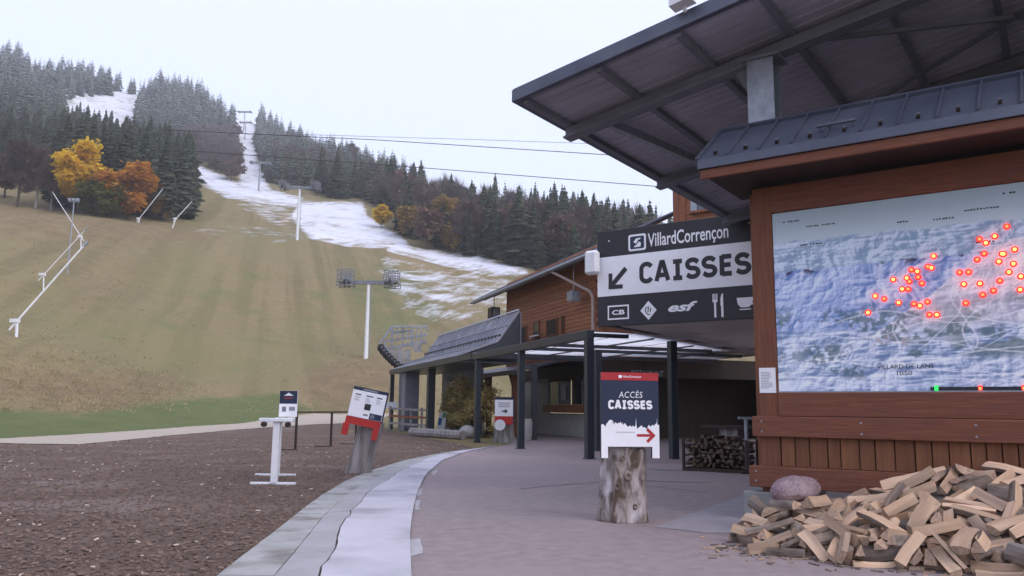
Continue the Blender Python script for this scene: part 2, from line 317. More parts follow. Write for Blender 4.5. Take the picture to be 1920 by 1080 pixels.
def ground_mat():
    m = bpy.data.materials.new('alpine_meadow'); m.use_nodes = True; N, K = m.node_tree.nodes, m.node_tree.links
    b = N['Principled BSDF']; b.inputs['Roughness'].default_value = .95; b.inputs['Specular IOR Level'].default_value = .15
    pos = N.new('ShaderNodeNewGeometry').outputs['Position']
    def noise(scale, stretch=(1, 1, 1), rot=0, det=5, rg=.6):
        m0 = N.new('ShaderNodeMapping'); m0.inputs['Rotation'].default_value = (0, 0, rot); K.new(pos, m0.inputs[0])
        mp = N.new('ShaderNodeMapping'); mp.inputs['Scale'].default_value = stretch; K.new(m0.outputs[0], mp.inputs[0])
        n = N.new('ShaderNodeTexNoise'); n.inputs['Scale'].default_value = scale; n.inputs['Detail'].default_value = det; n.inputs['Roughness'].default_value = rg; K.new(mp.outputs[0], n.inputs[0]); return n.outputs[0]
    def rng(v, a, c, lo=0, hi=1):
        r = N.new('ShaderNodeMapRange'); r.inputs[1].default_value = a; r.inputs[2].default_value = c; r.inputs[3].default_value = lo; r.inputs[4].default_value = hi; K.new(v, r.inputs[0]); return r.outputs[0]
    def mix(f, c1, c2):
        x = N.new('ShaderNodeMix'); x.data_type = 'RGBA'
        K.new(f, x.inputs[0]) if not isinstance(f, float) else None
        for i, c in ((6, c1), (7, c2)):
            if isinstance(c, tuple): x.inputs[i].default_value = c + (1,)
            else: K.new(c, x.inputs[i])
        return x.outputs[2]
    def mth(op, a, c):
        x = N.new('ShaderNodeMath'); x.operation = op
        for i, k in enumerate((a, c)):
            if isinstance(k, (int, float)): x.inputs[i].default_value = k
            else: K.new(k, x.inputs[i])
        return x.outputs[0]
    a = N.new('ShaderNodeAttribute'); a.attribute_name = 'cover'; se = N.new('ShaderNodeSeparateColor'); K.new(a.outputs[0], se.inputs[0])
    SN, GR, DI = se.outputs[0], se.outputs[1], se.outputs[2]
    fine = noise(1.6, (1, 1, 1), 0, 8, .7); mid = noise(.12, det=6); strip = noise(.30, (1, .03, .03), math.radians(-17), 4, .55); big = noise(.03, det=4)
    clump = noise(.45, (1, 1, 1), det=8, rg=.72)
    dry = mix(rng(clump, .35, .68), (.235, .184, .098), (.160, .124, .066))
    dry = mix(rng(strip, .42, .60), dry, mix(rng(fine, .3, .7), (.262, .205, .112), (.190, .150, .080)))
    dry = mix(rng(strip, .52, .42, 0, .55), dry, (.140, .124, .058))
    dry = mix(rng(big, .42, .62, 0, .6), dry, (.180, .165, .078))
    grn = mix(rng(clump, .3, .7), (.130, .150, .058), (.092, .112, .044))
    c = mix(rng(mth('ADD', GR, mth('MULTIPLY', mth('SUBTRACT', mid, .5), 1.1)), .32, .78), dry, grn)
    brown = mix(rng(clump, .35, .65), (.225, .160, .092), (.145, .102, .062))
    c = mix(rng(mth('ADD', DI, mth('MULTIPLY', mth('SUBTRACT', clump, .5), 1.2)), .35, 1.0, 0, .75), c, brown)
    s1 = noise(.10, (1, 1, 1), .4, 8, .7); s2 = noise(.5, (1, .25, .25), math.radians(25), 6, .7)
    sv = mth('ADD', SN, mth('ADD', mth('MULTIPLY', mth('SUBTRACT', s1, .5), 1.1), mth('MULTIPLY', mth('SUBTRACT', s2, .5), 1.3)))
    sc = mix(rng(s2, .3, .7), (.68, .69, .76), (.56, .58, .66))
    c = mix(rng(sv, .42, .78), c, sc)
    K.new(c, b.inputs['Base Color'])
    bp = N.new('ShaderNodeBump'); bp.inputs['Strength'].default_value = .6; bp.inputs['Distance'].default_value = .35; K.new(clump, bp.inputs['Height']); K.new(bp.outputs[0], b.inputs['Normal'])
    return m
me.materials.append(ground_mat())

# ------------------------------------------------------------------ forecourt sheets
def sheet(name, poly, z, m, res=0.0, jit=0.0, seed=1, **kw):      # flat sheet with ragged outline, draped on the ground
    rg = random.Random(seed); out = []
    n = len(poly)
    for i in range(n):
        p, q = np.array(poly[i][:2], float), np.array(poly[(i + 1) % n][:2], float); k = max(1, int(np.hypot(*(q - p)) / .25)) if jit else 1
        for t in range(k):
            c = p + (q - p) * t / k
            if jit: c = c + np.array([rg.uniform(-jit, jit), rg.uniform(-jit, jit)])
            out.append(c)
    bm = bmesh.new(); vs_ = [bm.verts.new((c[0], c[1], 0)) for c in out]; bm.faces.new(vs_)
    bmesh.ops.triangulate(bm, faces=bm.faces[:])
    if res:
        for it in range(8):
            es = [e for e in bm.edges if e.calc_length() > res]
            if not es: break
            bmesh.ops.subdivide_edges(bm, edges=es, cuts=1); bmesh.ops.triangulate(bm, faces=bm.faces[:])
    co = np.array([v_.co[:] for v_ in bm.verts]); zz = zt(co[:, 0], co[:, 1]) + z
    for v_, h in zip(bm.verts, zz): v_.co.z = h
    bmesh.ops.recalc_face_normals(bm, faces=bm.faces)
    for f in bm.faces:
        if f.normal.z < 0: f.normal_flip()
    me = bpy.data.meshes.new(name); bm.to_mesh(me); bm.free(); me.materials.append(m)
    o = bpy.data.objects.new(name, me); COL.objects.link(o); return tag(o, **kw)
G = lambda px, py: onz(px, py)[:2]
M_mulch = pm('bark_mulch', (.155, .102, .080), (.070, .047, .037), 22.0, .95, .9, c3=(.165, .120, .098), s3=.55, bdist=.03, detail=8, contrast=(.3, .7))
M_gravel = pm('pale_gravel_path', (.44, .37, .31), (.34, .285, .235), 8.0, .95, .3, c3=(.38, .34, .29), s3=.3, bdist=.01)
M_asph = pm('mauve_grey_asphalt', (.285, .232, .235), (.225, .182, .187), 5.0, .85, .6, c3=(.315, .24, .245), s3=.25, bscale=240, bdist=.004, detail=8)
far_edge = [hit(x, y) for x, y in [(0,824),(150,816),(300,806),(420,797),(520,786),(590,776),(660,777)]]
near_edge = [hit(x, y) for x, y in [(690,792),(600,796),(520,801),(450,806),(320,818),(150,838),(0,858)]]
A0, A1 = far_edge[0], near_edge[-1]
gp = [(A0[0] - 30, A0[1] - 10), ] + [p[:2] for p in far_edge] + [(far_edge[-1][0] + 4, far_edge[-1][1] + 1)] + [p[:2] for p in near_edge] + [(A1[0] - 30, A1[1] - 12)]
sheet('gravel_path', gp, .03, M_gravel, 1.5, .10, 2, kind='structure')
left_k = [(410,1080),(500,1010),(560,962),(600,932),(650,902),(700,882),(760,864),(830,850),(890,842)]
mp_ = [(-34, 4), (-34, 14), (A1[0] - 20, A1[1] - 8)] + [p[:2] for p in near_edge[::-1]] + [G(740,812), G(800,822), G(862,833)] + [G(*p) for p in left_k[::-1]] + [(-1.5, 4)]
sheet('mulch_bed', mp_, .012, M_mulch, 2.0, .07, 3, kind='structure')
right_k = [(772,1080),(769,1020),(772,975),(781,930),(798,893),(830,864),(880,847),(930,838)]
ap = [(-.8, 2.0)] + [(-.95, 5.5)] + [G(*p) for p in right_k] + [G(960,833), (-1.2, 44), (6, 60), (30, 60), (30, -6), (-.8, -6)]
sheet('asphalt_forecourt', ap, .008, M_asph, 0, 0, 4, kind='structure')
for k_, pl in enumerate([[(-60,945),(120,940),(250,938),(330,948),(250,966),(120,958),(-60,962)],[(40,905),(150,902),(160,908),(60,914)],[(190,940),(260,934),(290,955),(215,966)]]):
    sheet('trodden_patch', [G(*p) for p in pl], .016 + .002 * k_, pm('trodden_soil%d' % k_, (.19, .145, .13), (.115, .078, .067), 14.0, .95, .8, bdist=.02, contrast=(.3, .7)), 0, .09, 20 + k_, kind='structure')
# kerb walkway: three strips of cast slabs along the curve
walk = empty('walkway', (-2, 8, 0)); tag(walk, kind='structure', label='curved pale concrete walkway beside the mulch')
mid_k = [(520,1080),(560,1032),(605,973),(655,928),(702,899),(765,871),(835,852),(895,843)]
crack = [(600,1080),(628,1015),(660,960),(700,922),(750,886),(812,858),(868,846),(915,840)]
def resample(pl, n, ext=2.2):
    P = [np.array(G(*p)) for p in pl]; d0 = P[0] - P[1]; P = [P[0] + d0 / np.hypot(*d0) * ext] + P
    cum = np.concatenate([[0], np.cumsum([np.hypot(*(b - a)) for a, b in zip(P[:-1], P[1:])])])
    A_ = np.array(P); q = np.linspace(0, cum[-1], 200); X_ = np.interp(q, cum, A_[:, 0]); Y_ = np.interp(q, cum, A_[:, 1])
    k = np.ones(15) / 15
    Xs = np.convolve(np.pad(X_, 7, 'edge'), k, 'valid'); Ys = np.convolve(np.pad(Y_, 7, 'edge'), k, 'valid'); Xs[0], Ys[0], Xs[-1], Ys[-1] = X_[0], Y_[0], X_[-1], Y_[-1]
    ii = np.linspace(0, 199, n); return np.stack([np.interp(ii, np.arange(200), Xs), np.interp(ii, np.arange(200), Ys)], -1)
NS = 97
E0, E1, E2, E3 = (resample(k, NS) for k in (left_k, mid_k, crack, right_k))
rg = random.Random(8)
wob = np.array([fbm(np.array(i * .37), np.array(3.1), 4) - .5 for i in range(NS)]).reshape(-1) * .17
nrm = np.stack([np.gradient(E2[:, 1]), -np.gradient(E2[:, 0])], -1); nrm /= np.linalg.norm(nrm, axis=1)[:, None] + 1e-9
E2 = E2 + nrm * wob[:, None]
def strip(Ea, Eb, step, z0, m, ga, gb, zr=.004):
    i = 0
    while i < NS - 1:
        j = min(NS - 1, i + step); mb = MB(); z1 = z0 + rg.uniform(0, zr)
        Lr = list(range(i, j + 1)); V = []
        for k in Lr:
            a, c = Ea[k], Eb[k]; d = (c - a) / (np.hypot(*(c - a)) + 1e-9); a2, c2 = a + d * ga * rg.uniform(.6, 1.6), c - d * gb * rg.uniform(.6, 1.6)
            if k == i: t = (Ea[min(k + 1, NS - 1)] - Ea[k]); t = t / (np.hypot(*t) + 1e-9) * .022; a2, c2 = a2 + t, c2 + t
            V += [(a2[0], a2[1], -.05), (c2[0], c2[1], -.05), (a2[0], a2[1], z1), (c2[0], c2[1], z1)]
        F = [(0, 1, 3, 2)]
        for q in range(len(Lr) - 1):
            o = q * 4; F += [(o + 2, o + 3, o + 7, o + 6), (o, o + 2, o + 6, o + 4), (o + 1, o + 5, o + 7, o + 3)]
        o = (len(Lr) - 1) * 4; F.append((o, o + 2, o + 3, o + 1))
        mb.add(V, F).build('slab', m, walk); i = j
strip(E0, E1, 8, .024, M_gutter, .01, .012)
strip(E1, E2, 12, .034, M_conc_mid, .006, .010)
strip(E2, E3, 12, .040, M_conc_light, .010, .004)
# seams, stains and repairs on the forecourt
M_tar = pm('tar_seam', (.13, .105, .11), (.10, .08, .085), 8.0, .7); M_cem = pm('cement_repair', (.42, .40, .43), (.33, .315, .335), 9.0, .9, .3)
def line(pts, w, seed):
    rg_ = random.Random(seed); P_ = [np.array(G(*p)) for p in pts]; A_ = []; B_ = []
    for i, p in enumerate(P_):
        d = P_[min(i + 1, len(P_) - 1)] - P_[max(i - 1, 0)]; d = d / np.hypot(*d); nn2 = np.array([-d[1], d[0]]); k = w * rg_.uniform(.6, 1.4) / 2; A_.append(p + nn2 * k); B_.append(p - nn2 * k)
    return A_ + B_[::-1]
for k_, (pl, w_) in enumerate([([(975,918),(1030,912),(1080,908),(1128,905)], .05), ([(1215,880),(1260,883),(1300,884)], .12), ([(1212,902),(1270,905),(1330,905)], .09), ([(1130,905),(1240,915),(1330,925)], .03)]):
    sheet('tar_seam', line(pl, w_, k_), .0125, M_tar, 0, .012, 40 + k_, kind='structure')
for k_, pl in enumerate([[(772,1014),(790,1012),(788,1040),(773,1046)], [(777,940),(789,938),(786,956),(778,958)], [(784,918),(793,916),(790,930),(782,932)], [(1228,990),(1405,925),(1402,1000),(1330,1002)], [(810,886),(820,882),(815,893)]]):
    sheet('cement_repair', [G(*p) for p in pl], .0135, M_cem if k_ != 3 else pm('smooth_concrete_apron', (.30, .275, .30), (.25, .23, .25), 3.0, .8), 0, .03, 60 + k_, kind='structure')
# loose chips of the mulch, too many to count
rgn = np.random.RandomState(4); nC = 26000
Yc = 5.2 + 40 * rgn.rand(nC) ** 1.9; Xc = -Yc * (.02 + .70 * rgn.rand(nC)) - .4
mpoly = [tuple(p) for p in mp_]
keep = inpoly(np.stack([Xc, Yc], -1), mpoly); Xc, Yc = Xc[keep], Yc[keep]; nC = len(Xc)
th = rgn.rand(nC) * 6.28; ln = .02 + .045 * rgn.rand(nC) ** 2 + .0012 * Yc; wd = ln * (.3 + .4 * rgn.rand(nC)); tl = (rgn.rand(nC) - .5) * .9
zc = .016 + .012 * rgn.rand(nC)
cx, sx = np.cos(th), np.sin(th)
def cor(sl, sw, up): return np.stack([Xc + sl * ln * cx / 2 - sw * wd * sx / 2, Yc + sl * ln * sx / 2 + sw * wd * cx / 2, zc + up * .012 + sl * ln * .25 * tl + np.abs(tl) * ln * .15], -1)
Vc = np.stack([cor(-1, -1, 0), cor(1, -1, 0), cor(1, 1, 0), cor(-1, 1, 0), cor(-.7, 0, .9), cor(.7, 0, 1.1)], 1).reshape(-1, 3)
b6 = np.arange(nC)[:, None] * 6
Fc = np.concatenate([np.stack([b6[:, 0] + i for i in f], -1) for f in ((0, 1, 5, 4), (2, 3, 4, 5))]); Fc3 = np.concatenate([np.stack([b6[:, 0] + i for i in f], -1) for f in ((1, 2, 5), (3, 0, 4))])
me = bpy.data.meshes.new('mulch_chips'); me.from_pydata(Vc.tolist(), [], Fc.tolist() + Fc3.tolist())
ca = me.attributes.new('Col', 'FLOAT_COLOR', 'POINT'); sh = rgn.rand(nC); base = np.where((sh > .988)[:, None], np.array([[.50, .42, .35]]), np.array([[.085, .055, .043]]) + (sh[:, None] ** 2) * np.array([[.13, .09, .07]]))
ca.data.foreach_set('color', np.concatenate([np.repeat(base, 6, 0), np.ones((nC * 6, 1))], 1).astype(np.float32).ravel())
me.materials.append(cattr('mulch_chip_colour', .95)); oc = bpy.data.objects.new('mulch_chips', me); COL.objects.link(oc)
tag(oc, 'loose brown bark chips scattered over the mulch bed', 'mulch', kind='stuff')

# dry grass tufts on the slope, too many to count
rgn = np.random.RandomState(9); nT = 42000
Yt = 36 + 120 * rgn.rand(nT) ** 1.5; pxt = -40 + rgn.rand(nT) * 1000; Xt = Yt * (pxt - 960) / FPX; Zt = zt(Xt, Yt); ppT, _ = proj(np.stack([Xt, Yt, Zt], -1))
dm = np.maximum(soft(ppT, [(-60,650),(330,650),(380,735),(200,780),(60,760),(-60,760)], 20.0), np.maximum(soft(ppT, [(540,690),(640,650),(760,655),(770,750),(640,772),(560,745)], 14.0), soft(ppT, [(-60,380),(330,420),(320,560),(120,620),(-60,560)], 20.0)))
keep = (Zt > .9) & (rgn.rand(nT) < .04 + .22 * dm * (Yt < 75)) & ~inpoly(ppT, [(690,465),(1000,500),(990,600),(760,600)]); Xt, Yt, Zt, dm = Xt[keep], Yt[keep], Zt[keep], dm[keep]; nT = len(Xt)
Vg = []; Cg = []
for k_ in range(5):
    a_ = rgn.rand(nT) * 6.28; sz = (.08 + .20 * rgn.rand(nT) ** 2) * (.8 + .4 * dm); ox, oy = rgn.normal(0, .16, nT), rgn.normal(0, .16, nT); w_ = .10 * sz + .05
    bx0 = np.stack([Xt + ox - np.cos(a_) * w_, Yt + oy - np.sin(a_) * w_, Zt - .05], -1); bx1 = np.stack([Xt + ox + np.cos(a_) * w_, Yt + oy + np.sin(a_) * w_, Zt - .05], -1)
    tipv = np.stack([Xt + ox * 2.2, Yt + oy * 2.2, Zt + sz], -1); Vg.append(np.stack([bx0, bx1, tipv], 1).reshape(-1, 3))
    t_ = rgn.rand(nT)[:, None]; cg = np.array([[.56, .45, .28]]) * (1 - t_) + np.array([[.38, .32, .17]]) * t_; cg = cg * (1 - .12 * dm[:, None]); Cg.append(np.repeat(cg, 3, 0))
Vg = np.concatenate(Vg); Cg = np.concatenate(Cg); me = bpy.data.meshes.new('grass_tufts'); me.from_pydata(Vg.tolist(), [], np.arange(len(Vg)).reshape(-1, 3).tolist())
ca = me.attributes.new('Col', 'FLOAT_COLOR', 'POINT'); ca.data.foreach_set('color', np.concatenate([Cg, np.ones((len(Cg), 1))], 1).astype(np.float32).ravel()); tm = cattr('dry_grass_colour', .95); N_, K_ = tm.node_tree.nodes, tm.node_tree.links; tr_ = N_.new('ShaderNodeBsdfTranslucent'); mx_ = N_.new('ShaderNodeMixShader'); mx_.inputs[0].default_value = .5
K_.new([n for n in N_ if n.type == 'ATTRIBUTE'][0].outputs[0], tr_.inputs[0]); K_.new(N_['Principled BSDF'].outputs[0], mx_.inputs[1]); K_.new(tr_.outputs[0], mx_.inputs[2]); K_.new(mx_.outputs[0], N_['Material Output'].inputs[0]); me.materials.append(tm)
og = bpy.data.objects.new('grass_tufts', me); COL.objects.link(og); tag(og, 'dry tan grass tufts all over the lower slope', 'grass', kind='stuff')

# ------------------------------------------------------------------ trees
def leafmat(name, c1, c2, frost=0.0, rnd=.25, trans=.25):
    m = bpy.data.materials.new(name); m.use_nodes = True; N, K = m.node_tree.nodes, m.node_tree.links; b = N['Principled BSDF']
    b.inputs['Roughness'].default_value = .85; b.inputs['Specular IOR Level'].default_value = .15
    g = N.new('ShaderNodeNewGeometry'); no = N.new('ShaderNodeTexNoise'); no.inputs['Scale'].default_value = .55; no.inputs['Detail'].default_value = 6; K.new(g.outputs['Position'], no.inputs[0])
    mr = N.new('ShaderNodeMapRange'); mr.inputs[1].default_value = .35; mr.inputs[2].default_value = .65; K.new(no.outputs[0], mr.inputs[0])
    mx = N.new('ShaderNodeMix'); mx.data_type = 'RGBA'; mx.inputs[6].default_value = c1 + (1,); mx.inputs[7].default_value = c2 + (1,); K.new(mr.outputs[0], mx.inputs[0])
    oi = N.new('ShaderNodeObjectInfo'); hs = N.new('ShaderNodeHueSaturation'); rr = N.new('ShaderNodeMapRange'); rr.inputs[3].default_value = 1 - rnd; rr.inputs[4].default_value = 1 + rnd
    K.new(oi.outputs['Random'], rr.inputs[0]); K.new(rr.outputs[0], hs.inputs['Value']); K.new(mx.outputs[2], hs.inputs['Color']); out = hs.outputs[0]
    if frost:
        sx_ = N.new('ShaderNodeSeparateXYZ'); K.new(g.outputs['Position'], sx_.inputs[0])
        hr = N.new('ShaderNodeMapRange'); hr.inputs[1].default_value = 95; hr.inputs[2].default_value = 205; hr.inputs[4].default_value = frost; K.new(sx_.outputs[2], hr.inputs[0])
        n2 = N.new('ShaderNodeTexNoise'); n2.inputs['Scale'].default_value = 1.3; n2.inputs['Detail'].default_value = 3; K.new(g.outputs['Position'], n2.inputs[0])
        m2 = N.new('ShaderNodeMapRange'); m2.inputs[1].default_value = .38; m2.inputs[2].default_value = .62; K.new(n2.outputs[0], m2.inputs[0])
        mu = N.new('ShaderNodeMath'); mu.operation = 'MULTIPLY'; K.new(hr.outputs[0], mu.inputs[0]); K.new(m2.outputs[0], mu.inputs[1])
        x2 = N.new('ShaderNodeMix'); x2.data_type = 'RGBA'; x2.inputs[7].default_value = (.58, .61, .68, 1); K.new(mu.outputs[0], x2.inputs[0]); K.new(out, x2.inputs[6]); out = x2.outputs[2]
    K.new(out, b.inputs['Base Color'])
    tr = N.new('ShaderNodeBsdfTranslucent'); K.new(out, tr.inputs[0]); ms = N.new('ShaderNodeMixShader'); ms.inputs[0].default_value = trans
    K.new(b.outputs[0], ms.inputs[1]); K.new(tr.outputs[0], ms.inputs[2]); K.new(ms.outputs[0], N['Material Output'].inputs[0]); return m
M_con = leafmat('spruce_needles', (.045, .062, .040), (.088, .102, .064), .62)
M_trunk = pm('tree_bark', (.085, .066, .052), (.05, .038, .03), 3.0, .9, .3, (1, 1, .2))
M_birch = pm('pale_grey_bark', (.26, .24, .23), (.15, .13, .12), 3.0, .9, .3, (1, 1, .4))
def conifer_geo(seed, whorls, arms, H=1.0, W=.17, full=True):
    r = random.Random(seed); V = []; F = []
    def q(*p): n = len(V); V.extend(p); F.append(tuple(range(n, n + len(p))))
    base = r.uniform(.05, .12)
    for w in range(whorls):
        t = (w + r.uniform(-.2, .2)) / whorls; t = min(max(t, 0), .985); z = base + (1 - base) * t
        R = W * (1 - t) ** .82 * (.75 + .25 * min(1, t * 6)) * r.uniform(.82, 1.14) + .004; off = r.uniform(0, 6.28)
        k = max(4, int(arms * (1 - t * .5)))
        for a in range(k):
            th_ = off + 6.283 * a / k + r.uniform(-.28, .28); l = R * r.uniform(.62, 1.2); dr = l * r.uniform(.22, .55); wd_ = l * r.uniform(.30, .48)
            c, s = math.cos(th_), math.sin(th_); i0 = .15 * l
            def P(d, sd, h): return (c * d - s * sd, s * d + c * sd, z + h)
            q(P(i0, 0, .02), P(l * .55, -wd_, -dr * .6 - .010), P(l, r.uniform(-.2, .2) * wd_, -dr), P(l * .55, wd_, -dr * .6 - .010))
            if full:
                q(P(l * .25, 0, .012), P(l * .6, -wd_ * .4, -dr * .8 - .028), P(l * .98, 0, -dr * .85), P(l * .6, wd_ * .3, -dr * .4 + .012))
    q((.006, 0, .97), (-.006, 0, .97), (0, 0, 1.015)); q((0, .006, .97), (0, -.006, .97), (0, 0, 1.012))
    return V, F
def mesh_of(name, V, F, m, smooth_=False):
    me = bpy.data.meshes.new(name); me.from_pydata([tuple(p) for p in V], [], [tuple(f) for f in F]); me.materials.append(m)
    return me
def trunk_geo(H, r0, n=7, lean=0.0):
    V = []; F = []
    for k, (z, r) in enumerate(((-.03 * H, r0 * 1.25), (.02 * H, r0), (.45 * H, r0 * .62), (.97 * H, r0 * .08))):
        for i in range(n): V.append((r * math.cos(6.283 * i / n) + lean * z, r * math.sin(6.283 * i / n), z))
    for k in range(3):
        for i in range(n): j = (i + 1) % n; F.append((k * n + i, k * n + j, (k + 1) * n + j, (k + 1) * n + i))
    return V, F
con_me = [mesh_of('crown', *conifer_geo(100 + i, 24, 13, W=[.19, .22, .165, .24, .20, .18][i]), M_con) for i in range(6)]
con_tr = mesh_of('trunk', *trunk_geo(.98, .013), M_trunk)
con_lo = [conifer_geo(200 + i, 14, 8, W=[.20, .235, .18][i], full=False) for i in range(3)]
F_REG = [  # polygon of the trees' feet in the photograph, near and far limit, spacing, height range
 ([(95,335),(140,270),(250,262),(352,345),(352,412),(300,414),(235,402),(110,392)], 150, 330, 4.4, (16, 23)),
 ([(-60,130),(28,120),(60,150),(118,150),(205,165),(205,178),(122,190),(112,235),(95,345),(-60,345)], 190, 640, 5.2, (14, 21)),
 ([(252,200),(300,184),(350,190),(400,215),(440,246),(432,262),(330,262),(258,246)], 380, 640, 5.0, (17, 25)),
 ([(478,262),(486,236),(520,256),(600,298),(690,320),(850,400),(1000,426),(1240,488),(1500,528),(1500,566),(1120,548),(1005,505),(945,492),(880,482),(800,468),(760,440),(700,398),(690,374),(610,372),(560,348),(505,345),(486,300)], 165, 640, 5.2, (13, 22)),
 ([(190,150),(252,165),(252,182),(205,168)], 500, 660, 9.0, (12, 18))]
rgn = np.random.RandomState(11); trees = []
for poly, y0, y1, sp, hr in F_REG:
    lo = min(p[0] for p in poly); hi = max(p[0] for p in poly); cell = {}
    n = 60000; Yt = np.sqrt(rgn.rand(n) * (y1 ** 2 - y0 ** 2) + y0 ** 2); pxs = lo - 20 + rgn.rand(n) * (hi - lo + 40)
    Xt = Yt * (pxs - 960) / FPX * 1.012; Zt = zt(Xt, Yt); pp, _ = proj(np.stack([Xt, Yt, Zt], -1)); ok = inpoly(pp, poly)
    for x, y, z, p in zip(Xt[ok], Yt[ok], Zt[ok], pp[ok]):
        k = (int(x // sp), int(y // sp))
        if any(((x - a) ** 2 + (y - b) ** 2) < sp * sp for dx in (-1, 0, 1) for dy in (-1, 0, 1) for a, b in cell.get((k[0] + dx, k[1] + dy), ())): continue
        cell.setdefault(k, []).append((x, y)); trees.append((x, y, z, p[0], p[1], rgn.uniform(*hr) * (1 - .45 * rgn.rand() ** 3), F_REG.index((poly, y0, y1, sp, hr))))
# gaps in the conifers where broad-leaved trees stand
BROAD = [((795,370),(905,400),(900,478),(800,470)), ((690,380),(740,400),(745,440),(700,430))]
BROWN = [(325,262),(440,262),(446,330),(440,345),(395,318),(345,296)]
trees = [t for t in trees if not any(inpoly(np.array([t[3], t[4]]), b) for b in BROAD) or rgn.rand() < .25]
trees.sort(key=lambda t: t[1] / t[5] if -30 < t[3] < 1262 else 1e6)
near_y = {}
for t in trees[:300]: near_y.setdefault(t[6], []).append(t[1])
def spruce_label(x, y, z, px, py, h, rgi):
    ys = sorted(near_y[rgi]); q = sum(v_ < y for v_ in ys) / max(1, len(ys)); rank = 'front edge' if q < .25 else 'second rank' if q < .5 else 'middle depth' if q < .75 else 'back'
    size = 'tall' if h > 20.5 else 'short' if h < 17 else 'mid-sized'
    if rgi == 0: spot = 'left of the yellow tree' if px < 110 else 'behind the yellow tree' if px < 180 else 'behind the orange tree' if px < 265 else 'above the leaning snow lance' if px < 315 else 'at the right edge of the left clump'
    elif rgi == 3: spot = 'beside the snowy lift line' if px < 560 else 'above the upper snow patch' if px < 700 else 'behind the small yellow tree' if px < 790 else 'behind the dull gold tree' if px < 890 else 'above the snow tongue right of the gold tree' if px < 1000 else 'above the chalet eave' if px < 1110 else 'above the ticket sign'
    elif rgi == 1: spot = 'at the left edge of the hill' if px < 50 else 'left of the upper snow field'
    elif rgi == 2: spot = 'between the two snowy runs'
    else: spot = 'on the skyline over the upper snow field'
    return '%s spruce %s, %s of the wood' % (size, spot, rank)
for i, t in enumerate(trees[:300]):
    x, y, z, px, py, h, rgi = t
    e = empty('spruce_tree', (x, y, z - .2), spruce_label(*t), 'tree', 'spruces on the hillside')
    e.rotation_euler = (rgn.normal(0, .025), rgn.normal(0, .025), rgn.rand() * 6.28); e.scale = (h * rgn.uniform(.8, 1.3),) * 2 + (h,)
    for nm, me_ in (('crown', con_me[i % 6]), ('trunk', con_tr)):
        o = bpy.data.objects.new(nm, me_); o.parent = e; COL.objects.link(o)
VV = []; FF = []; off = 0
for i, (x, y, z, px, py, h, _) in enumerate(trees[300:]):
    V0, F0 = con_lo[i % 3]; a = rgn.rand() * 6.28; c, s = math.cos(a), math.sin(a); A_ = np.array(V0) * np.array([h * rgn.uniform(.8, 1.35)] * 2 + [h])
    VV.append(np.stack([A_[:, 0] * c - A_[:, 1] * s + x, A_[:, 0] * s + A_[:, 1] * c + y, A_[:, 2] + z - .2], -1)); FF += [tuple(q + off for q in f) for f in F0]; off += len(V0)
print('conifers', len(trees))
if VV:
    o = bpy.data.objects.new('spruce_forest', mesh_of('spruce_forest', np.concatenate(VV).tolist(), FF, M_con)); COL.objects.link(o)
    tag(o, 'far mass of spruce trees covering the ridge', 'forest', kind='stuff')
# broad-leaved trees
def broad_geo(seed, H, W, nleaf, ls, low=.25, bare=False):
    r = random.Random(seed); mb = MB(); tips = []
    lx, ly = r.uniform(-.04, .04), r.uniform(-.04, .04)
    T = [Vector((lx * H * t, ly * H * t, H * t * .8)) for t in (0, .3, .6, 1)]
    rr = [.022 * H, .016 * H, .010 * H, .003 * H]
    for k in range(3): mb.tube(T[k] - (Vector((0, 0, .3)) if k == 0 else Vector()), T[k + 1], rr[k], rr[k + 1], 7)
    for k in range(20):
        t = r.uniform(low, .95); z0 = Vector((lx * H * t, ly * H * t, H * t * .8)); a = 6.283 * k * .382 + r.uniform(-.3, .3); l = W * (1.05 - .75 * abs(t - .42)) * r.uniform(.65, 1.05)
        d = Vector((math.cos(a), math.sin(a), r.uniform(.45, 1.1))).normalized(); e = z0 + d * l; mb.tube(z0, e, .0065 * H, .0022 * H, 5, cap=False)
        for q in range(4):
            d2 = (d + Vector((r.uniform(-.8, .8), r.uniform(-.8, .8), r.uniform(-.2, .8)))).normalized(); s0 = z0 + d * l * r.uniform(.35, 1); e2 = s0 + d2 * l * r.uniform(.3, .55); mb.tube(s0, e2, .0026 * H, .0008 * H, 4, cap=False); tips.append((s0, e2))
    V = []; F = []
    for i in range(nleaf):
        s0, e2 = r.choice(tips); t = r.random() ** .6; c = s0.lerp(e2, t) + Vector((r.gauss(0, 1), r.gauss(0, 1), r.gauss(0, .8))) * (W * (.085 if bare else .15))
        a, b_ = r.uniform(0, 6.28), r.uniform(-1, 1); u_ = Vector((math.cos(a), math.sin(a), b_ * .7)).normalized(); w_ = u_.cross(Vector((r.uniform(-1, 1), r.uniform(-1, 1), 1))).normalized()
        s = ls * r.uniform(.6, 1.35)
        if bare: u_ = (u_ + Vector((0, 0, .9))).normalized(); V += [c - w_ * s * .045, c + w_ * s * .045, c + u_ * s * 1.6]; F.append((len(V) - 3, len(V) - 2, len(V) - 1))
        else: V += [c - u_ * s * .5, c + w_ * s * .32, c + u_ * s * .55, c - w_ * s * .32]; F.append(tuple(range(len(V) - 4, len(V))))
    return mb, V, F
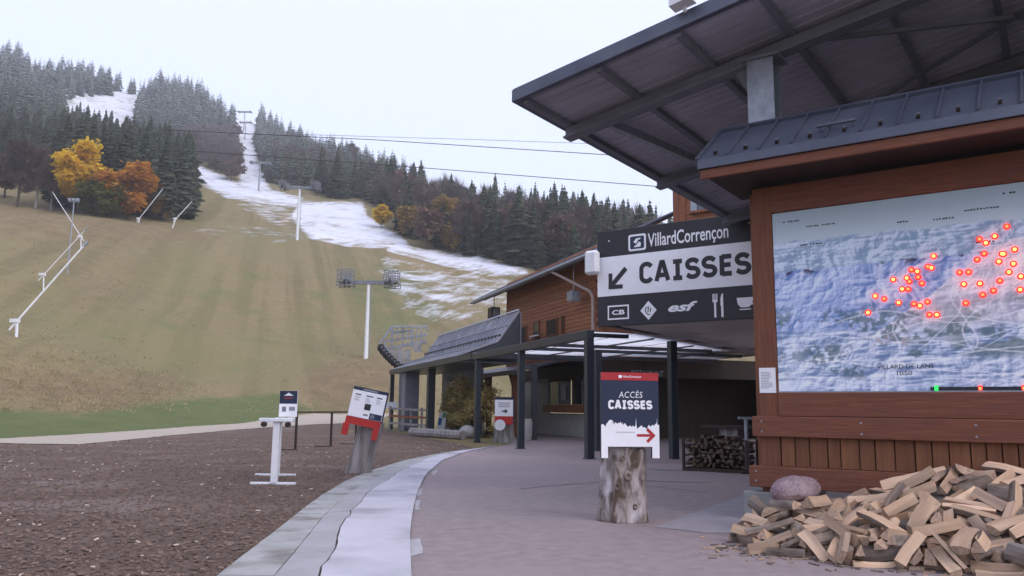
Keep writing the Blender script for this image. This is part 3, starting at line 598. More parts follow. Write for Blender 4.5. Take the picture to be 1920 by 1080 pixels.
M_leaf = {'yellow': leafmat('yellow_leaves', (.80, .57, .05), (.62, .42, .035), 0, .10, .5), 'orange': leafmat('orange_leaves', (.64, .32, .045), (.48, .20, .035), 0, .12, .5),
 'green': leafmat('olive_leaves', (.15, .165, .045), (.22, .205, .05), 0, .15, .45), 'brown': leafmat('russet_leaves', (.20, .12, .085), (.135, .085, .065), .5, .25, .35),
 'twig': leafmat('bare_twigs', (.165, .125, .115), (.115, .088, .082), .55, .2, 0), 'shrub': leafmat('shrub_leaves', (.46, .37, .17), (.32, .27, .10), 0, .2, .5), 'gold': leafmat('dull_gold_leaves', (.36, .245, .07), (.26, .17, .05), 0, .2, .45)}
B_geo = {}
def broad(px, py, H, W, kind, label, group=None, nleaf=2600, ls=None, trunk=None, seed=0, low=.25, ground_hit=None):
    key = (kind, seed, round(W / H, 1), nleaf)
    if key not in B_geo:
        mb, V, F = broad_geo(seed + 40, 10.0, W / H * 10.0, nleaf, (ls or .6) * 10 / H, low, kind == 'twig')
        m1 = bpy.data.meshes.new('trunk'); m1.from_pydata([tuple(p) for p in mb.V], [], mb.F); m1.materials.append(trunk or M_trunk)
        B_geo[key] = (m1, mesh_of('crown', V, F, M_leaf[kind]))
    p = hit(px, py) if ground_hit is None else ground_hit
    e = empty({'twig': 'bare_tree'}.get(kind, 'autumn_tree'), p, label, 'tree', group); e.scale = (H / 10,) * 3; e.rotation_euler = (0, 0, rgn.rand() * 6.28)
    for nm, me_ in zip(('trunk', 'crown'), B_geo[key]):
        o = bpy.data.objects.new(nm, me_); o.parent = e; COL.objects.link(o)
    return e
def Hpx(px, py, top):           # height of a tree standing at a pixel and reaching up to a row
    p = hit(px, py); return p, (py - top) / FPX * p[1] / 1.0
def hero(px, py, top, wfrac, kind, label, **k):
    p, h = Hpx(px, py, top); return broad(px, py, h, h * wfrac, kind, label, ground_hit=p, **k)
hero(146, 400, 258, .33, 'yellow', 'bright yellow autumn tree before the dark spruces', nleaf=11000, ls=1.1, seed=1)
hero(240, 412, 302, .42, 'orange', 'orange autumn tree at the edge of the spruce clump', nleaf=9000, ls=1.0, seed=2, low=.12)
hero(196, 404, 312, .34, 'brown', 'russet tree between the yellow and the orange tree', nleaf=5000, ls=1.0, seed=3)
hero(176, 404, 338, .45, 'green', 'low olive green tree under the yellow tree', nleaf=6000, ls=1.0, seed=4, low=.1)
hero(207, 409, 345, .45, 'green', 'low olive green tree beside the orange tree', nleaf=6000, ls=1.0, seed=5, low=.1)
hero(66, 392, 262, .26, 'twig', 'bare grey tree with pale trunk left of the yellow tree', nleaf=6000, ls=1.2, trunk=M_birch, seed=6)
hero(95, 395, 300, .3, 'twig', 'smaller bare tree close to the yellow tree', nleaf=6000, ls=1.2, trunk=M_birch, seed=6)
hero(32, 388, 258, .3, 'twig', 'bare brown tree near the left edge', nleaf=6000, ls=1.2, seed=7)
hero(8, 372, 275, .34, 'brown', 'thin russet tree at the left edge of the hill', nleaf=5000, ls=1.0, seed=3)
hero(300, 416, 372, .5, 'gold', 'low dull gold shrub before the spruces', nleaf=2200, ls=.6, seed=8, low=.08)
hero(716, 428, 384, .38, 'yellow', 'small yellow tree at the edge of the right wood', nleaf=4200, ls=1.0, seed=1)
hero(838, 462, 362, .34, 'gold', 'dull gold tree in front of the right wood', nleaf=4200, ls=1.2, seed=9)
hero(765, 448, 384, .4, 'gold', 'dull gold tree right of the small yellow tree', nleaf=4200, ls=1.2, seed=9)
hero(800, 468, 380, .34, 'brown', 'russet tree left of the dull gold tree in the right wood', nleaf=3400, ls=1.2, seed=10)
hero(872, 474, 392, .36, 'twig', 'bare brown tree at the foot of the right wood', nleaf=6000, ls=1.6, seed=7)
hero(850, 474, 430, .6, 'gold', 'low golden shrub at the foot of the right wood', nleaf=2200, ls=.8, seed=8, low=.08)
k = 0
for t in range(4000):                                  # bare brown wood left of the lift line and among the right spruces
    if k >= 78: break
    px, py = rgn.uniform(325, 446), rgn.uniform(258, 342)
    if not inpoly(np.array([px, py]), BROWN): continue
    broad(px, py, rgn.uniform(8, 12), rgn.uniform(3.6, 4.6), ['twig', 'twig', 'brown'][k % 3], ('bare brown' if k % 3 < 2 else 'russet') + ' tree in the thicket left of the lift line, ' + ('upper' if py < 285 else 'middle' if py < 310 else 'lower') + ' part, ' + ('left' if px < 370 else 'centre' if px < 410 else 'right'), 'thicket left of the lift line', nleaf=1700, ls=1.5, seed=20 + k % 3); k += 1
for k in range(110):
    px = rgn.uniform(500, 1245); py = np.interp(px, [500,560,690,760,850,1000,1240], [330,345,372,442,474,503,545]) - rgn.uniform(4, 70)
    broad(px, py, rgn.uniform(11, 16), rgn.uniform(4, 5.5), ['twig', 'brown', 'twig'][k % 3], ('russet' if k % 3 == 1 else 'bare brown') + ' tree among spruces ' + ('beside the snowy lift line' if px < 560 else 'above the upper snow patch' if px < 700 else 'behind the small yellow tree' if px < 790 else 'behind the dull gold tree' if px < 890 else 'above the lower snow tongue' if px < 1000 else 'above the chalet eave' if px < 1110 else 'above the ticket sign'), 'broad-leaved trees in the right wood', nleaf=1700, ls=1.5, seed=20 + k % 3)

# ------------------------------------------------------------------ faint valley haze
def haze(dens):
    m = bpy.data.materials.new('valley_haze'); m.use_nodes = True; N, K = m.node_tree.nodes, m.node_tree.links
    N.remove(N['Principled BSDF']); pv = N.new('ShaderNodeVolumePrincipled'); pv.inputs['Color'].default_value = (.985, .99, 1.0, 1); pv.inputs['Density'].default_value = dens; pv.inputs['Anisotropy'].default_value = .2
    K.new(pv.outputs[0], N['Material Output'].inputs['Volume'])
    o = MB().box(-1650, 1650, -1650, 1650, -60, 300).build('haze', m); tag(o, 'faint pale haze filling the valley air', 'haze', kind='stuff')
haze(.00048)

# ------------------------------------------------------------------ lettering
def text_mesh(body, size=1.0, xs=1.0, offset=0.0, shear=0.0, space=1.0):
    cu = bpy.data.curves.new('txt', 'FONT'); cu.body = body; cu.size = size; cu.offset = offset; cu.shear = shear; cu.space_character = space; cu.fill_mode = 'FRONT'; cu.resolution_u = 4
    ob = bpy.data.objects.new('txt', cu); COL.objects.link(ob); bpy.context.view_layer.update()
    me = bpy.data.meshes.new_from_object(ob.evaluated_get(bpy.context.evaluated_depsgraph_get()))
    V = np.array([v_.co[:] for v_ in me.vertices]) if len(me.vertices) else np.zeros((0, 3)); F = [tuple(p.vertices) for p in me.polygons]
    COL.objects.unlink(ob); bpy.data.objects.remove(ob); bpy.data.curves.remove(cu); bpy.data.meshes.remove(me)
    V[:, 0] *= xs; return V, F
class Face:      # a sign's front: o = lower left corner, r = right, u = up, n = outwards
    def __init__(s, o, r, u):
        s.o, s.r, s.u = (np.array(k, float) for k in (o, r, u)); s.n = np.cross(s.r, s.u)
    def p(s, x, y, d=0.0): return tuple(s.o + s.r * x + s.u * y + s.n * d)
def put_text(face, body, x, y, w, h, d, m, parent, name='lettering', offset=0.0, shear=0.0, space=1.0):   # fitted into the box x..x+w, y..y+h
    V, F = text_mesh(body, 1.0, 1.0, offset, shear, space)
    lo, hi = V.min(0), V.max(0); mb = MB()
    mb.add([face.p(x + (q[0] - lo[0]) / (hi[0] - lo[0]) * w, y + (q[1] - lo[1]) / (hi[1] - lo[1]) * h, d) for q in V], F)
    return mb.build(name, m, parent)
def rect(face, x0, x1, y0, y1, d0, d1, m, parent, name, **k):
    return MB().fbox(lambda a, b, c: face.p(a, b, c), x0, x1, y0, y1, d0, d1).build(name, m, parent, **k)
def poly(face, pts, d, m, parent, name, th=.003):
    return MB().prism([face.p(x, y, d) for x, y in pts], face.n * th).build(name, m, parent)
def arc(cx, cy, rx, ry, a0, a1, n=10): return [(cx + rx * math.cos(math.radians(a0 + (a1 - a0) * i / n)), cy + ry * math.sin(math.radians(a0 + (a1 - a0) * i / n))) for i in range(n + 1)]
def ribbon(mb, face, pts, w, d, th=.003):
    P = [np.array(p, float) for p in pts]; n = len(P); Lf = []; Rt = []
    for i in range(n):
        a = P[max(i - 1, 0)]; c = P[min(i + 1, n - 1)]
        t1 = (P[i] - a); t2 = (c - P[i])
        t1 = t1 / np.hypot(*t1) if np.hypot(*t1) > 1e-9 else t2 / np.hypot(*t2); t2 = t2 / np.hypot(*t2) if np.hypot(*t2) > 1e-9 else t1
        t = t1 + t2; t = t / (np.hypot(*t) + 1e-9); nn = np.array([-t[1], t[0]]); n1 = np.array([-t1[1], t1[0]]); k = 1 / max(.5, nn @ n1)
        Lf.append(P[i] + nn * w / 2 * k); Rt.append(P[i] - nn * w / 2 * k)
    V = [face.p(*q, d + th) for q in Lf] + [face.p(*q, d + th) for q in Rt]
    mb.add(V, [(i, i + 1, n + i + 1, n + i) for i in range(n - 1)])
def glyph(ch):    # strokes in a unit box (width, height 1)
    if ch == 'C': return .62, [[(.60, .80)] + arc(.36, .70, .25, .26, 40, 180, 8) + arc(.36, .30, .25, .26, 180, 320, 8) + [(.60, .20)]]
    if ch == 'A': return .70, [[(.07, 0), (.31, .97), (.39, .97), (.63, 0)], [(.17, .30), (.53, .30)]]
    if ch == 'I': return .46, [[(.23, .04), (.23, .96)], [(.02, .93), (.44, .93)], [(.02, .07), (.44, .07)]]
    if ch == 'S': return .60, [[(.56, .80)] + arc(.32, .72, .23, .215, 35, 90, 4) + arc(.30, .72, .23, .215, 90, 270, 9) + arc(.33, .285, .235, .22, 90, -90, 9) + arc(.30, .285, .24, .22, 270, 215, 4) + [(.05, .19)]]
    if ch == 'E': return .56, [[(.12, 0), (.12, 1)], [(.12, .93), (.54, .93)], [(.12, .51), (.50, .51)], [(.12, .07), (.54, .07)]]
def stroke_word(face, word, x, y, w, h, lw, d, m, parent, name='lettering', gap=.16):
    gl = [glyph(c) for c in word]; tot = sum(g[0] for g in gl) + gap * (len(gl) - 1); k = w / tot; cx = x
    for g in gl:
        mb = MB()
        for i, st in enumerate(g[1]): ribbon(mb, face, [(cx + q[0] * k, y + q[1] * h) for q in st], lw, d + i * .0012)
        mb.build(name, m, parent); cx += (g[0] + gap) * k

# ------------------------------------------------------------------ piste map stand
LC = lambda a, b, z: L(a, b, z)
ks = empty('map_stand', L(0, 0), 'large stained timber map stand with slate blue sheet roof', 'map stand')
fb('footing', LC, (0, .95, 0, .7, 0, .40), M_conc, ks, .015, label='pale concrete footing under the post')
fb('footing', LC, (4.3, 5.2, 0, .7, 0, .40), M_conc, ks, .015)
fb('post', LC, (.25, .515, .08, .33, .40, 4.72), M_stain, ks, .008)
fb('post', LC, (4.75, 5.02, .08, .33, .40, 4.72), M_stain, ks, .008)
fb('post', LC, (.03, .14, .62, .76, 0, 4.79), M_orange_wood, ks, .006)
fb('post', LC, (4.8, 5.0, .72, .88, 0, 4.79), M_orange_wood, ks, .006)
fb('bottom_beam', LC, (.10, 5.2, -.02, .14, .465, .75), M_stain_h, ks, .012)
fb('middle_beam', LC, (.165, 5.2, -.02, .14, 1.15, 1.43), M_stain_h, ks, .012)
fb('map_sill', LC, (.515, 4.75, .055, .16, 1.433, 1.76), M_stain_h, ks, .008)
fb('top_beam', LC, (.515, 4.75, .05, .20, 4.325, 4.71), M_stain_h, ks, .008)
fb('end_panel', LC, (.25, .512, .062, .078, .752, 1.148), M_stain, ks)
x = .53; rb = random.Random(3)
while x < 4.74:
    w = rb.choice([.165, .19, .215, .235]); d = rb.uniform(-.006, .006)
    fb('board', LC, (x, min(x + w, 4.745) - .012, .085 + d, .115 + d, .752, 1.148), M_board, ks, .006); x += w
fb('backing', LC, (.515, 4.75, .16, .19, .76, 4.32), M_darkwood, ks)
# roof of the stand
EV, EZ, RV, RZ = -.80, 4.99, .2, 5.71
fb('eave_board', LC, (-.2, 5.4, -.79, -.73, 4.735, 4.865), M_stain_h, ks, .005)
fb('fascia', LC, (-.22, 5.42, -.83, -.795, 4.868, 5.0), M_roof, ks, .004)
fb('soffit', LC, (-.18, 5.38, -.725, .9, 4.80, 4.83), M_darkwood, ks)
nseam = 13; step = 5.62 / nseam
sl = math.hypot(RV - EV, RZ - EZ); dv, dz = (RV - EV) / sl, (RZ - EZ) / sl
def RP(a, t, h): return L(a, EV + dv * t - dz * h, EZ + dz * t + dv * h)   # on the front slope: t up the slope, h off it
for i in range(nseam):
    a0 = -.22 + i * step
    MB().fbox(RP, a0 + .004, a0 + step - .004, -.02, sl, .0, .012).build('roof_sheet', M_roof, ks)
    MB().fbox(RP, a0 - .014, a0 + .014, -.015, sl - .05, .0125, .055).build('seam', M_roof, ks)
    MB().fbox(RP, a0 + step * .5 - .02, a0 + step * .5 + .02, .13, .20, .013, .06).build('snow_stop', M_blackmetal, ks)
    MB().fbox(RP, a0 + step * .5 - .017, a0 + step * .5 + .017, .18, .20, .061, .072).build('snow_stop', M_galv, ks)  # bright cap added as the highlight on each stop
MB().fbox(RP, -.25, 5.42, sl - .05, sl + .04, -.03, .062).build('ridge_cap', M_roof, ks)
MB().fbox(RP, -.245, -.225, -.03, sl, -.10, .06).build('verge_trim', M_roof, ks)
h = MB(); h.tube(RP(1.36, .33, .09), RP(1.86, .33, .09), .022, n=8)
for a in (1.40, 1.82): h.tube(RP(a, .33, .09), RP(a, .30, .012), .015, n=6)
h.build('roof_hook', M_roof, ks)
MB().prism([L(-.22, EV, EZ), L(-.22, RV, RZ), L(-.22, 1.1, 5.05), L(-.22, 1.1, 4.85), L(-.22, EV, 4.87)], ua * .02).build('gable_trim', M_darkwood, ks)
MB().hexa([L(-.22, RV, RZ - .02), L(5.4, RV, RZ - .02), L(5.4, 1.15, 5.03), L(-.22, 1.15, 5.03), L(-.22, RV, RZ), L(5.4, RV, RZ), L(5.4, 1.15, 5.05), L(-.22, 1.15, 5.05)]).build('rear_roof_sheet', M_roof, ks)
# printed piste map: a fine grid of coloured facets
MA0, MA1, MZ0, MZ1, MBB = .522, 4.742, 1.768, 4.318, .10
nx_, nz_ = 380, 230
gx, gz = np.meshgrid(np.linspace(0, 1, nx_), np.linspace(0, 1, nz_), indexing='ij')
def paint(U, V):
    x = U * (MA1 - MA0); y = V * (MZ1 - MZ0)
    c = np.zeros(U.shape + (3,)); col = lambda *k: np.array(k)
    def lay(mask, colour):
        nonlocal c; c = c * (1 - mask[..., None]) + colour * mask[..., None]
    c[:] = col(.36, .46, .52); lay(smooth(2.55, 1.9, y), col(.52, .62, .70))
    def ridged(px_, py_, o=6):
        t = 0; a = 1; q = 0
        for k in range(o): t = t + a * (1 - np.abs(2 * vnoise(px_ * 2 ** k + 31 * k, py_ * 2 ** k + 13 * k) - 1)); q += a; a *= .55
        return t / q
    def relief(fx, fy, seed, dx=.006, dy=.004):
        wx = fbm(x * 1.3 + seed, y * 1.3, 3) * 1.2
        f = lambda X_, Y_: ridged((X_ + wx * .4) * fx + seed, Y_ * fy + seed * .7)
        return np.clip(.5 + (f(x, y) - f(x + dx * 4, y - dy * 4)) * 3.4, 0, 1)
    def two(sh, lo_, hi_): sh = smooth(.15, .85, sh); return np.array(lo_) * (1 - sh[..., None]) + np.array(hi_) * sh[..., None]
    far1 = 2.02 + .12 * ridged(x * 2.0, x * 0 + 1.5); lay(smooth(far1 + .02, far1 - .02, y), two(relief(3, 5, 2.0), (.26, .38, .55), (.58, .68, .82)))
    r2 = 1.46 + .30 * ridged(x * .9 + 3, x * 0 + 4.2) + .08 * smooth(1.2, 2.4, x); b2 = smooth(r2 + .012, r2 - .012, y)
    lay(b2, two(relief(1.4, 1.8, 7.0), (.13, .24, .56), (.66, .74, .95)))
    lay(b2 * smooth(r2 - .10, r2 - .01, y) * smooth(.50, .60, fbm(x * 9, y * 12 + 7, 4)), col(.13, .12, .17))
    hx = np.clip(x, 0, 5); r3 = .70 + .62 * smooth(1.1, 2.3, hx) + .52 * smooth(1.9, 3.1, hx) + .06 * ridged(x * 3, x * 0 + 9)
    b3 = smooth(r3 + .015, r3 - .02, y) * smooth(.7, 1.2, x); lay(b3, two(relief(1.1, 1.5, 11.0), (.40, .39, .50), (.84, .82, .90)))
    low = smooth(.98, .80, y + .12 * fbm(x * 3, y * 2, 4)); lay(low, two(relief(1.5, 3.4, 17.0), (.19, .28, .48), (.74, .79, .93)))
    fo = smooth(.53, .60, fbm(x * 2.2 + 8, y * 4.0 + 2, 5)) * smooth(1.3, .95, y) * smooth(.10, .25, y); lay(fo * .8 * smooth(.40, .52, fbm(x * 18, y * 18, 3)), col(.15, .22, .25))
    fo2 = smooth(.48, .56, fbm(x * 2.4 + 1, y * 4 + 5, 5)) * smooth(1.6, 2.5, x) * smooth(1.25, .9, y) * smooth(.35, .5, y); lay(fo2 * .8, col(.19, .25, .26))
    # pistes: winding pale bands running down the massif
    for k in range(9):
        cx_ = 1.5 + .28 * k + .20 * np.sin(y * (3.2 + .5 * k) + k * 1.7) + .45 * (y - 1.0) * (.5 + .1 * k) + .16 * (fbm(y * 3 + k, x * 0 + k, 3) - .5)
        lay(smooth(.014, .004, np.abs(x - cx_)) * b3 * smooth(.45, .6, y) * .6, col(.82, .79, .88))
    for k in range(6):
        cy_ = .30 + .13 * k + .10 * np.sin(x * (1.6 + .3 * k) + 2 * k) + .08 * (fbm(x * 2, x * 0 + k * 3, 3) - .5); lay(smooth(.011, .003, np.abs(y - cy_)) * smooth(.3, .8, x) * .55, col(.86, .89, .96))
    lay(smooth(.5, .1, x) * smooth(.75, .3, y) * smooth(.35, .6, fbm(x * 3, y * 3 + 11, 4)) * .8, col(.74, .80, .93))
    vil = smooth(.55, .62, fbm(x * 22, y * 26, 3)) * smooth(.55, .2, np.hypot((x - 1.45) / .75, (y - .66) / .24)); lay(vil * .7, col(.42, .34, .34))
    return np.clip((c * .74 + c.mean(-1, keepdims=True) * .26 - .42) * 1.35 + .43, 0.02, .95)
cc = paint(gx, gz)
Vm = [L(MA0 + (MA1 - MA0) * gx[i, j], MBB, MZ0 + (MZ1 - MZ0) * gz[i, j]) for i in range(nx_) for j in range(nz_)]
Fm = [(i * nz_ + j, (i + 1) * nz_ + j, (i + 1) * nz_ + j + 1, i * nz_ + j + 1) for i in range(nx_ - 1) for j in range(nz_ - 1)]
ko = np.array(ks.location); me = bpy.data.meshes.new('map_print'); me.from_pydata([tuple(np.array(p) - ko) for p in Vm], [], Fm)
ca = me.attributes.new('Col', 'FLOAT_COLOR', 'POINT'); ca.data.foreach_set('color', np.concatenate([cc.reshape(-1, 3), np.ones((nx_ * nz_, 1))], 1).astype(np.float32).ravel())
me.materials.append(cattr('map_print_colour', .62)); mo = bpy.data.objects.new('map_print', me); COL.objects.link(mo); mo.parent = ks
tag(mo, label='printed winter panorama with blue and white mountains')
fb('map_panel', LC, (MA0, MA1, .102, .13, MZ0, MZ1), M_signwhite, ks)
fb('map_edge_trim', LC, (MA0 - .004, MA1, .07, .099, MZ0 - .012, MZ0 + .008), M_galv, ks)
KF = Face(L(0, 0, 0), ua, (0, 0, 1)); KF.n = -vb
def kpos(px, py, b=MBB): q = onV(px, py, b); return q[0], q[2]
for px0, py0, px1, sz in [(1468,417,1502,.035),(1512,425,1568,.035),(1682,417,1708,.03),(1750,412,1796,.03),(1808,395,1880,.03),(1880,363,1908,.03),(1500,460,1545,.03),(1830,455,1870,.03)]:
    mbx = MB(); a, z = kpos(px0, py0); a1, z1 = kpos(px1, py0); n = int((a1 - a) / .035); rb = random.Random(int(px0))
    for i in range(n):
        if rb.random() < .85: mbx.fbox(LC, a + i * .035, a + i * .035 + rb.uniform(.016, .030), MBB - .0035, MBB - .0005, z - .010, z + rb.uniform(.004, .013))
    mbx.build('place_name', M_signdark, mo)
a, z = kpos(1645, 692); put_text(KF, 'VILLARD DE LANS', a, z, .66, .055, -MBB + .004, M_signdark, mo, 'place_name')
a, z = kpos(1682, 702); put_text(KF, '1050', a, z - .01, .18, .05, -MBB + .004, M_signdark, mo, 'place_name')
a0, z0 = kpos(1745, 727); fb('legend_strip', LC, (a0, MA1 - .02, MBB - .012, MBB - .002, MZ0 + .012, MZ0 + .055), M_signdark, ks)
M_ledr = emis('red_led', (1.0, .035, .012, 1), 7); M_ledo = emis('orange_led', (1.0, .13, .025, 1), 8); M_ledg = emis('green_led', (.01, 1.0, .06, 1), 2.5)
M_halor = emis('red_halo', (1.0, .03, .02, 1), .55); M_halog = emis('green_halo', (.02, .8, .08, 1), .4); lamp_me = {}  # glow of the discs added round the LEDs as their halo
def led_mesh(m):
    if m.name not in lamp_me:
        mb = MB(); bm = bmesh.new(); bmesh.ops.create_icosphere(bm, subdivisions=2, radius=.020); me = bpy.data.meshes.new('led'); bm.to_mesh(me); bm.free(); me.materials.append(m); lamp_me[m.name] = me
    return lamp_me[m.name]
LEDS = [(1175,237),(1118,283),(1046,297),(1212,345),(1068,365),(1153,366),(1035,393),(1206,413),(995,452),(1185,452),(1142,493),(1238,535),(982,598),(830,377),(802,426),(820,432),(725,441),(753,449),(757,476),(703,480),(716,497),(640,487),(775,505),(682,532),(710,532),(555,565),(597,578),(665,596),(738,602),(765,611),(801,592),(845,653),(810,653),(521,643)]
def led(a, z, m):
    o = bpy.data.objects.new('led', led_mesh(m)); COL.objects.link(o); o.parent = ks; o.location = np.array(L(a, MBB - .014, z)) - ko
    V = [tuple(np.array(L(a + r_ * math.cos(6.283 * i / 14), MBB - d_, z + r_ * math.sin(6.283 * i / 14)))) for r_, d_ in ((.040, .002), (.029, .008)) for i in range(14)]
    ln = MB().add(V, [(i, (i + 1) % 14, 14 + (i + 1) % 14, 14 + i) for i in range(14)] + [tuple(range(14, 28))]).build('lens', {'green_led': M_halog}.get(m.name, M_halor), None, org=tuple(ko + np.array(o.location))); ln.parent = o; ln.location = (0, 0, 0); return o  # the ring disc is an added halo, not a part of the light
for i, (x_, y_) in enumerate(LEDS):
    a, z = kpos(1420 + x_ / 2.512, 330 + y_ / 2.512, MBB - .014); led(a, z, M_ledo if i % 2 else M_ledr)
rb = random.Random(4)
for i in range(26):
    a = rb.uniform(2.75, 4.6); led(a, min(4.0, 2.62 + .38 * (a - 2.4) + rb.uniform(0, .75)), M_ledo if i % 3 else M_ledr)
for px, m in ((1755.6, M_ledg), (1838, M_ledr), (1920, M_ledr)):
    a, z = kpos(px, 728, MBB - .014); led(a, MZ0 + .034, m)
for a_, z_ in ((.20, .55), (.20, .68), (.30, 1.22), (.30, 1.36), (1.6, 1.22), (1.6, 1.36), (2.9, 1.22), (2.9, 1.36), (4.2, 1.22), (4.2, 1.36), (1.0, .60), (2.4, .60), (3.8, .60)): MB().tube(L(a_, -.03, z_), L(a_, -.019, z_), .014, n=8).build('bolt_head', M_galv, ks)
nt = fb('paper_notice', LC, (.262, .492, .068, .0785, 1.755, 2.105), M_signwhite); tag(nt, 'blank white paper notice on the timber post left of the map', 'notice')
for z in np.arange(1.82, 2.06, .022): fb('print_line', LC, (.285, .285 + .17 * random.Random(int(z * 999)).uniform(.6, 1), .0655, .0672, z, z + .006), M_steelgrey, nt)

# ------------------------------------------------------------------ big steel roof
cr = empty('steel_canopy', L(.2, 1.1), 'big dark steel roof canopy sloping up over the map stand', 'canopy')
RS = .165
def RZu(a): return 6.78 + RS * (a + 3.6)              # underside of the sheeting
def CRf(a, b, h): return L(a, b, RZu(a) + h)
RB0, RB1, RA1 = -.5, 10.4, 9.0
pur = [-3.45, -2.02, -.64, .66, 2.04, 3.38, 4.7, 6.0, 7.3, 8.7]
for i in range(len(pur) - 1):                        # roof sheets, each with its ribs
    bb = [RB0 + .1, 1.12, 2.9, 4.95, 7.0, 8.8, RB1]
    for j in range(len(bb) - 1):
        mb = MB(); mb.fbox(CRf, pur[i] + .006, pur[i + 1] - .006, bb[j] + .006, bb[j + 1] - .006, .0, .05)
        for q in np.arange(bb[j] + .1, bb[j + 1] - .06, .25): mb.fbox(CRf, pur[i] + .01, pur[i + 1] - .01, q, q + .07, -.022, .0)
        mb.build('soffit_sheet', M_soffit, cr)
for p_ in pur: MB().fbox(CRf, p_ - .05, p_ + .05, RB0 + .09, RB1 - .02, -.12, -.024).build('purlin', M_steelgrey, cr)
MB().fbox(CRf, -3.62, RA1, RB0 - .04, RB0 + .08, -.06, .17).build('fascia', M_roof, cr, .008)
MB().fbox(CRf, -3.66, -3.52, RB0 - .03, RB1, -.055, .165).build('edge_trim', M_roof, cr, .008)
MB().fbox(CRf, -3.62, RA1, RB0 + .081, RB1, .06, .16).build('roof_deck', M_roof, cr)
for b_ in (1.0, 5.0, 9.2):
    MB().fbox(CRf, -3.5, RA1, b_, b_ + .10, -.30, -.121).build('main_beam', M_steelgrey, cr)
    MB().fbox(CRf, -3.5, RA1, b_ - .09, b_ + .19, -.335, -.30).build('beam_flange', M_steelgrey, cr)
MB().bar(CRf(-2.75, 1.2, -.20), CRf(-2.3, 4.9, -.20), .12, .16).build('diagonal_brace', M_galv, cr)
for p_, q_ in (((.3, 5.0), (6.5, 1.1)), ((1.0, 1.1), (6.5, 5.0)), ((-1.0, 5.0), (.6, 9.2))): MB().bar(CRf(*p_, -.28), CRf(*q_, -.28), .07, .07).build('diagonal_brace', M_steelgrey, cr)
def hcol(a0, a1, b0, b1, zt_):
    cp = MB().fbox(LC, a0, a1, b0, b0 + .035, 0, zt_).fbox(LC, a0, a1, b1 - .035, b1, 0, zt_).fbox(LC, (a0 + a1) / 2 - .02, (a0 + a1) / 2 + .02, b0 + .036, b1 - .036, 0, zt_)
    return cp.build('column', M_galv, cr)
hcol(-.02, .40, .86, 1.26, 7.06); MB().fbox(LC, -.10, .50, .80, 1.34, 7.062, 7.10).build('head_plate', M_steelgrey, cr)
MB().prism([L(-.06, 1.03, 7.06), L(-.30, 1.03, 7.02), L(-.06, 1.03, 6.62)], vb * .04).build('gusset', M_steelgrey, cr)
hcol(7.2, 7.6, .86, 1.26, 8.2); hcol(7.2, 7.6, 4.9, 5.3, 8.2)
fl = MB(); c_ = CRf(-.42, RB0 - .1, .17); fl.fbox(CRf, -.62, -.28, RB0 - .3, RB0 - .05, .19, .30).fbox(CRf, -.47, -.43, RB0 - .12, RB0 - .06, .12, .19)
tag(fl.build('floodlight', M_white), 'small pale floodlight on the edge of the big roof', 'light')
# timber hall behind the stand that closes the space under the big roof
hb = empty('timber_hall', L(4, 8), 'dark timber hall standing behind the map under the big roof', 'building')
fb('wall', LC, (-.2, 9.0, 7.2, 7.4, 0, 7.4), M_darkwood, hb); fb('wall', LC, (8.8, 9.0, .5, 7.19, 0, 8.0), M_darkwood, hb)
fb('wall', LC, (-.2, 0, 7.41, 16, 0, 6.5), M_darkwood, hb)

# ------------------------------------------------------------------ ticket office sign
SB = 10.0; SA0, SA1, SZ0, SZ1 = -7.80, -2.45, 3.97, 6.90
sg = empty('ticket_sign', L((SA0 + SA1) / 2, SB, SZ0), 'big anthracite and white sign reading CAISSES with an arrow', 'sign')
fb('board', LC, (SA0, SA1, SB, SB + .12, SZ0, SZ1), M_signdark, sg, .01)
SF = Face(L(0, SB, 0), ua, (0, 0, 1)); SF.n = -vb
def spx(px, py): q = onV(px, py, SB); return q[0], q[2]
w0, w1 = spx(1122, 557)[1], spx(1122, 484)[1]
rect(SF, SA0 + .01, SA1, w0, w1, .002, .008, M_signwhite, sg, 'white_band')
for q in range(2): 
    a, z = spx(*[(1142, 452), (1404, 418)][q]); poly(SF, arc(a, z, .025, .025, 0, 330, 10), .002, M_signwhite, sg, 'screw', .01)
# CAISSES
a0, z0 = spx(1199, 532); a1, z1 = spx(1408, 516); zt0 = spx(1205, 495)[1]
stroke_word(SF, 'CAISSES', a0, z0 + .03, a1 - a0 - .02, zt0 - z0 - .02, .135, .010, M_signdark, sg, gap=.15)
# arrow to the lower left
def pl_(pxs): return [spx(*p) for p in pxs]
mb = MB(); ribbon(mb, SF, pl_([(1174, 503), (1147, 536)]), .15, .0105); mb.build('arrow', M_signdark, sg)
mb = MB(); ribbon(mb, SF, pl_([(1145, 513), (1145, 538.5), (1168, 537)]), .13, .012); mb.build('arrow', M_signdark, sg)
# name and round-cornered emblem
a0, z0 = spx(1215, 464); a1, z1 = spx(1366, 445)
put_text(SF, 'VillardCorrençon', a0, z0 - .08, a1 - a0, .50, .004, M_signwhite, sg, offset=.012)
ex0, ez0 = spx(1178.5, 473); ex1, ez1 = spx(1211, 437)
ez0 += .02
def rr(x0, x1, y0, y1, r): return arc(x1 - r, y1 - r, r, r, 0, 90, 4) + arc(x0 + r, y1 - r, r, r, 90, 180, 4) + arc(x0 + r, y0 + r, r, r, 180, 270, 4) + arc(x1 - r, y0 + r, r, r, 270, 360, 4)
poly(SF, rr(ex0, ex1, ez0, ez1, .07), .002, M_signwhite, sg, 'emblem', .004)
poly(SF, rr(ex0 + .06, ex1 - .06, ez0 + .06, ez1 - .06, .04), .007, M_signnavy, sg, 'emblem', .003)
cx_, cz_ = (ex0 + ex1) / 2, (ez0 + ez1) / 2
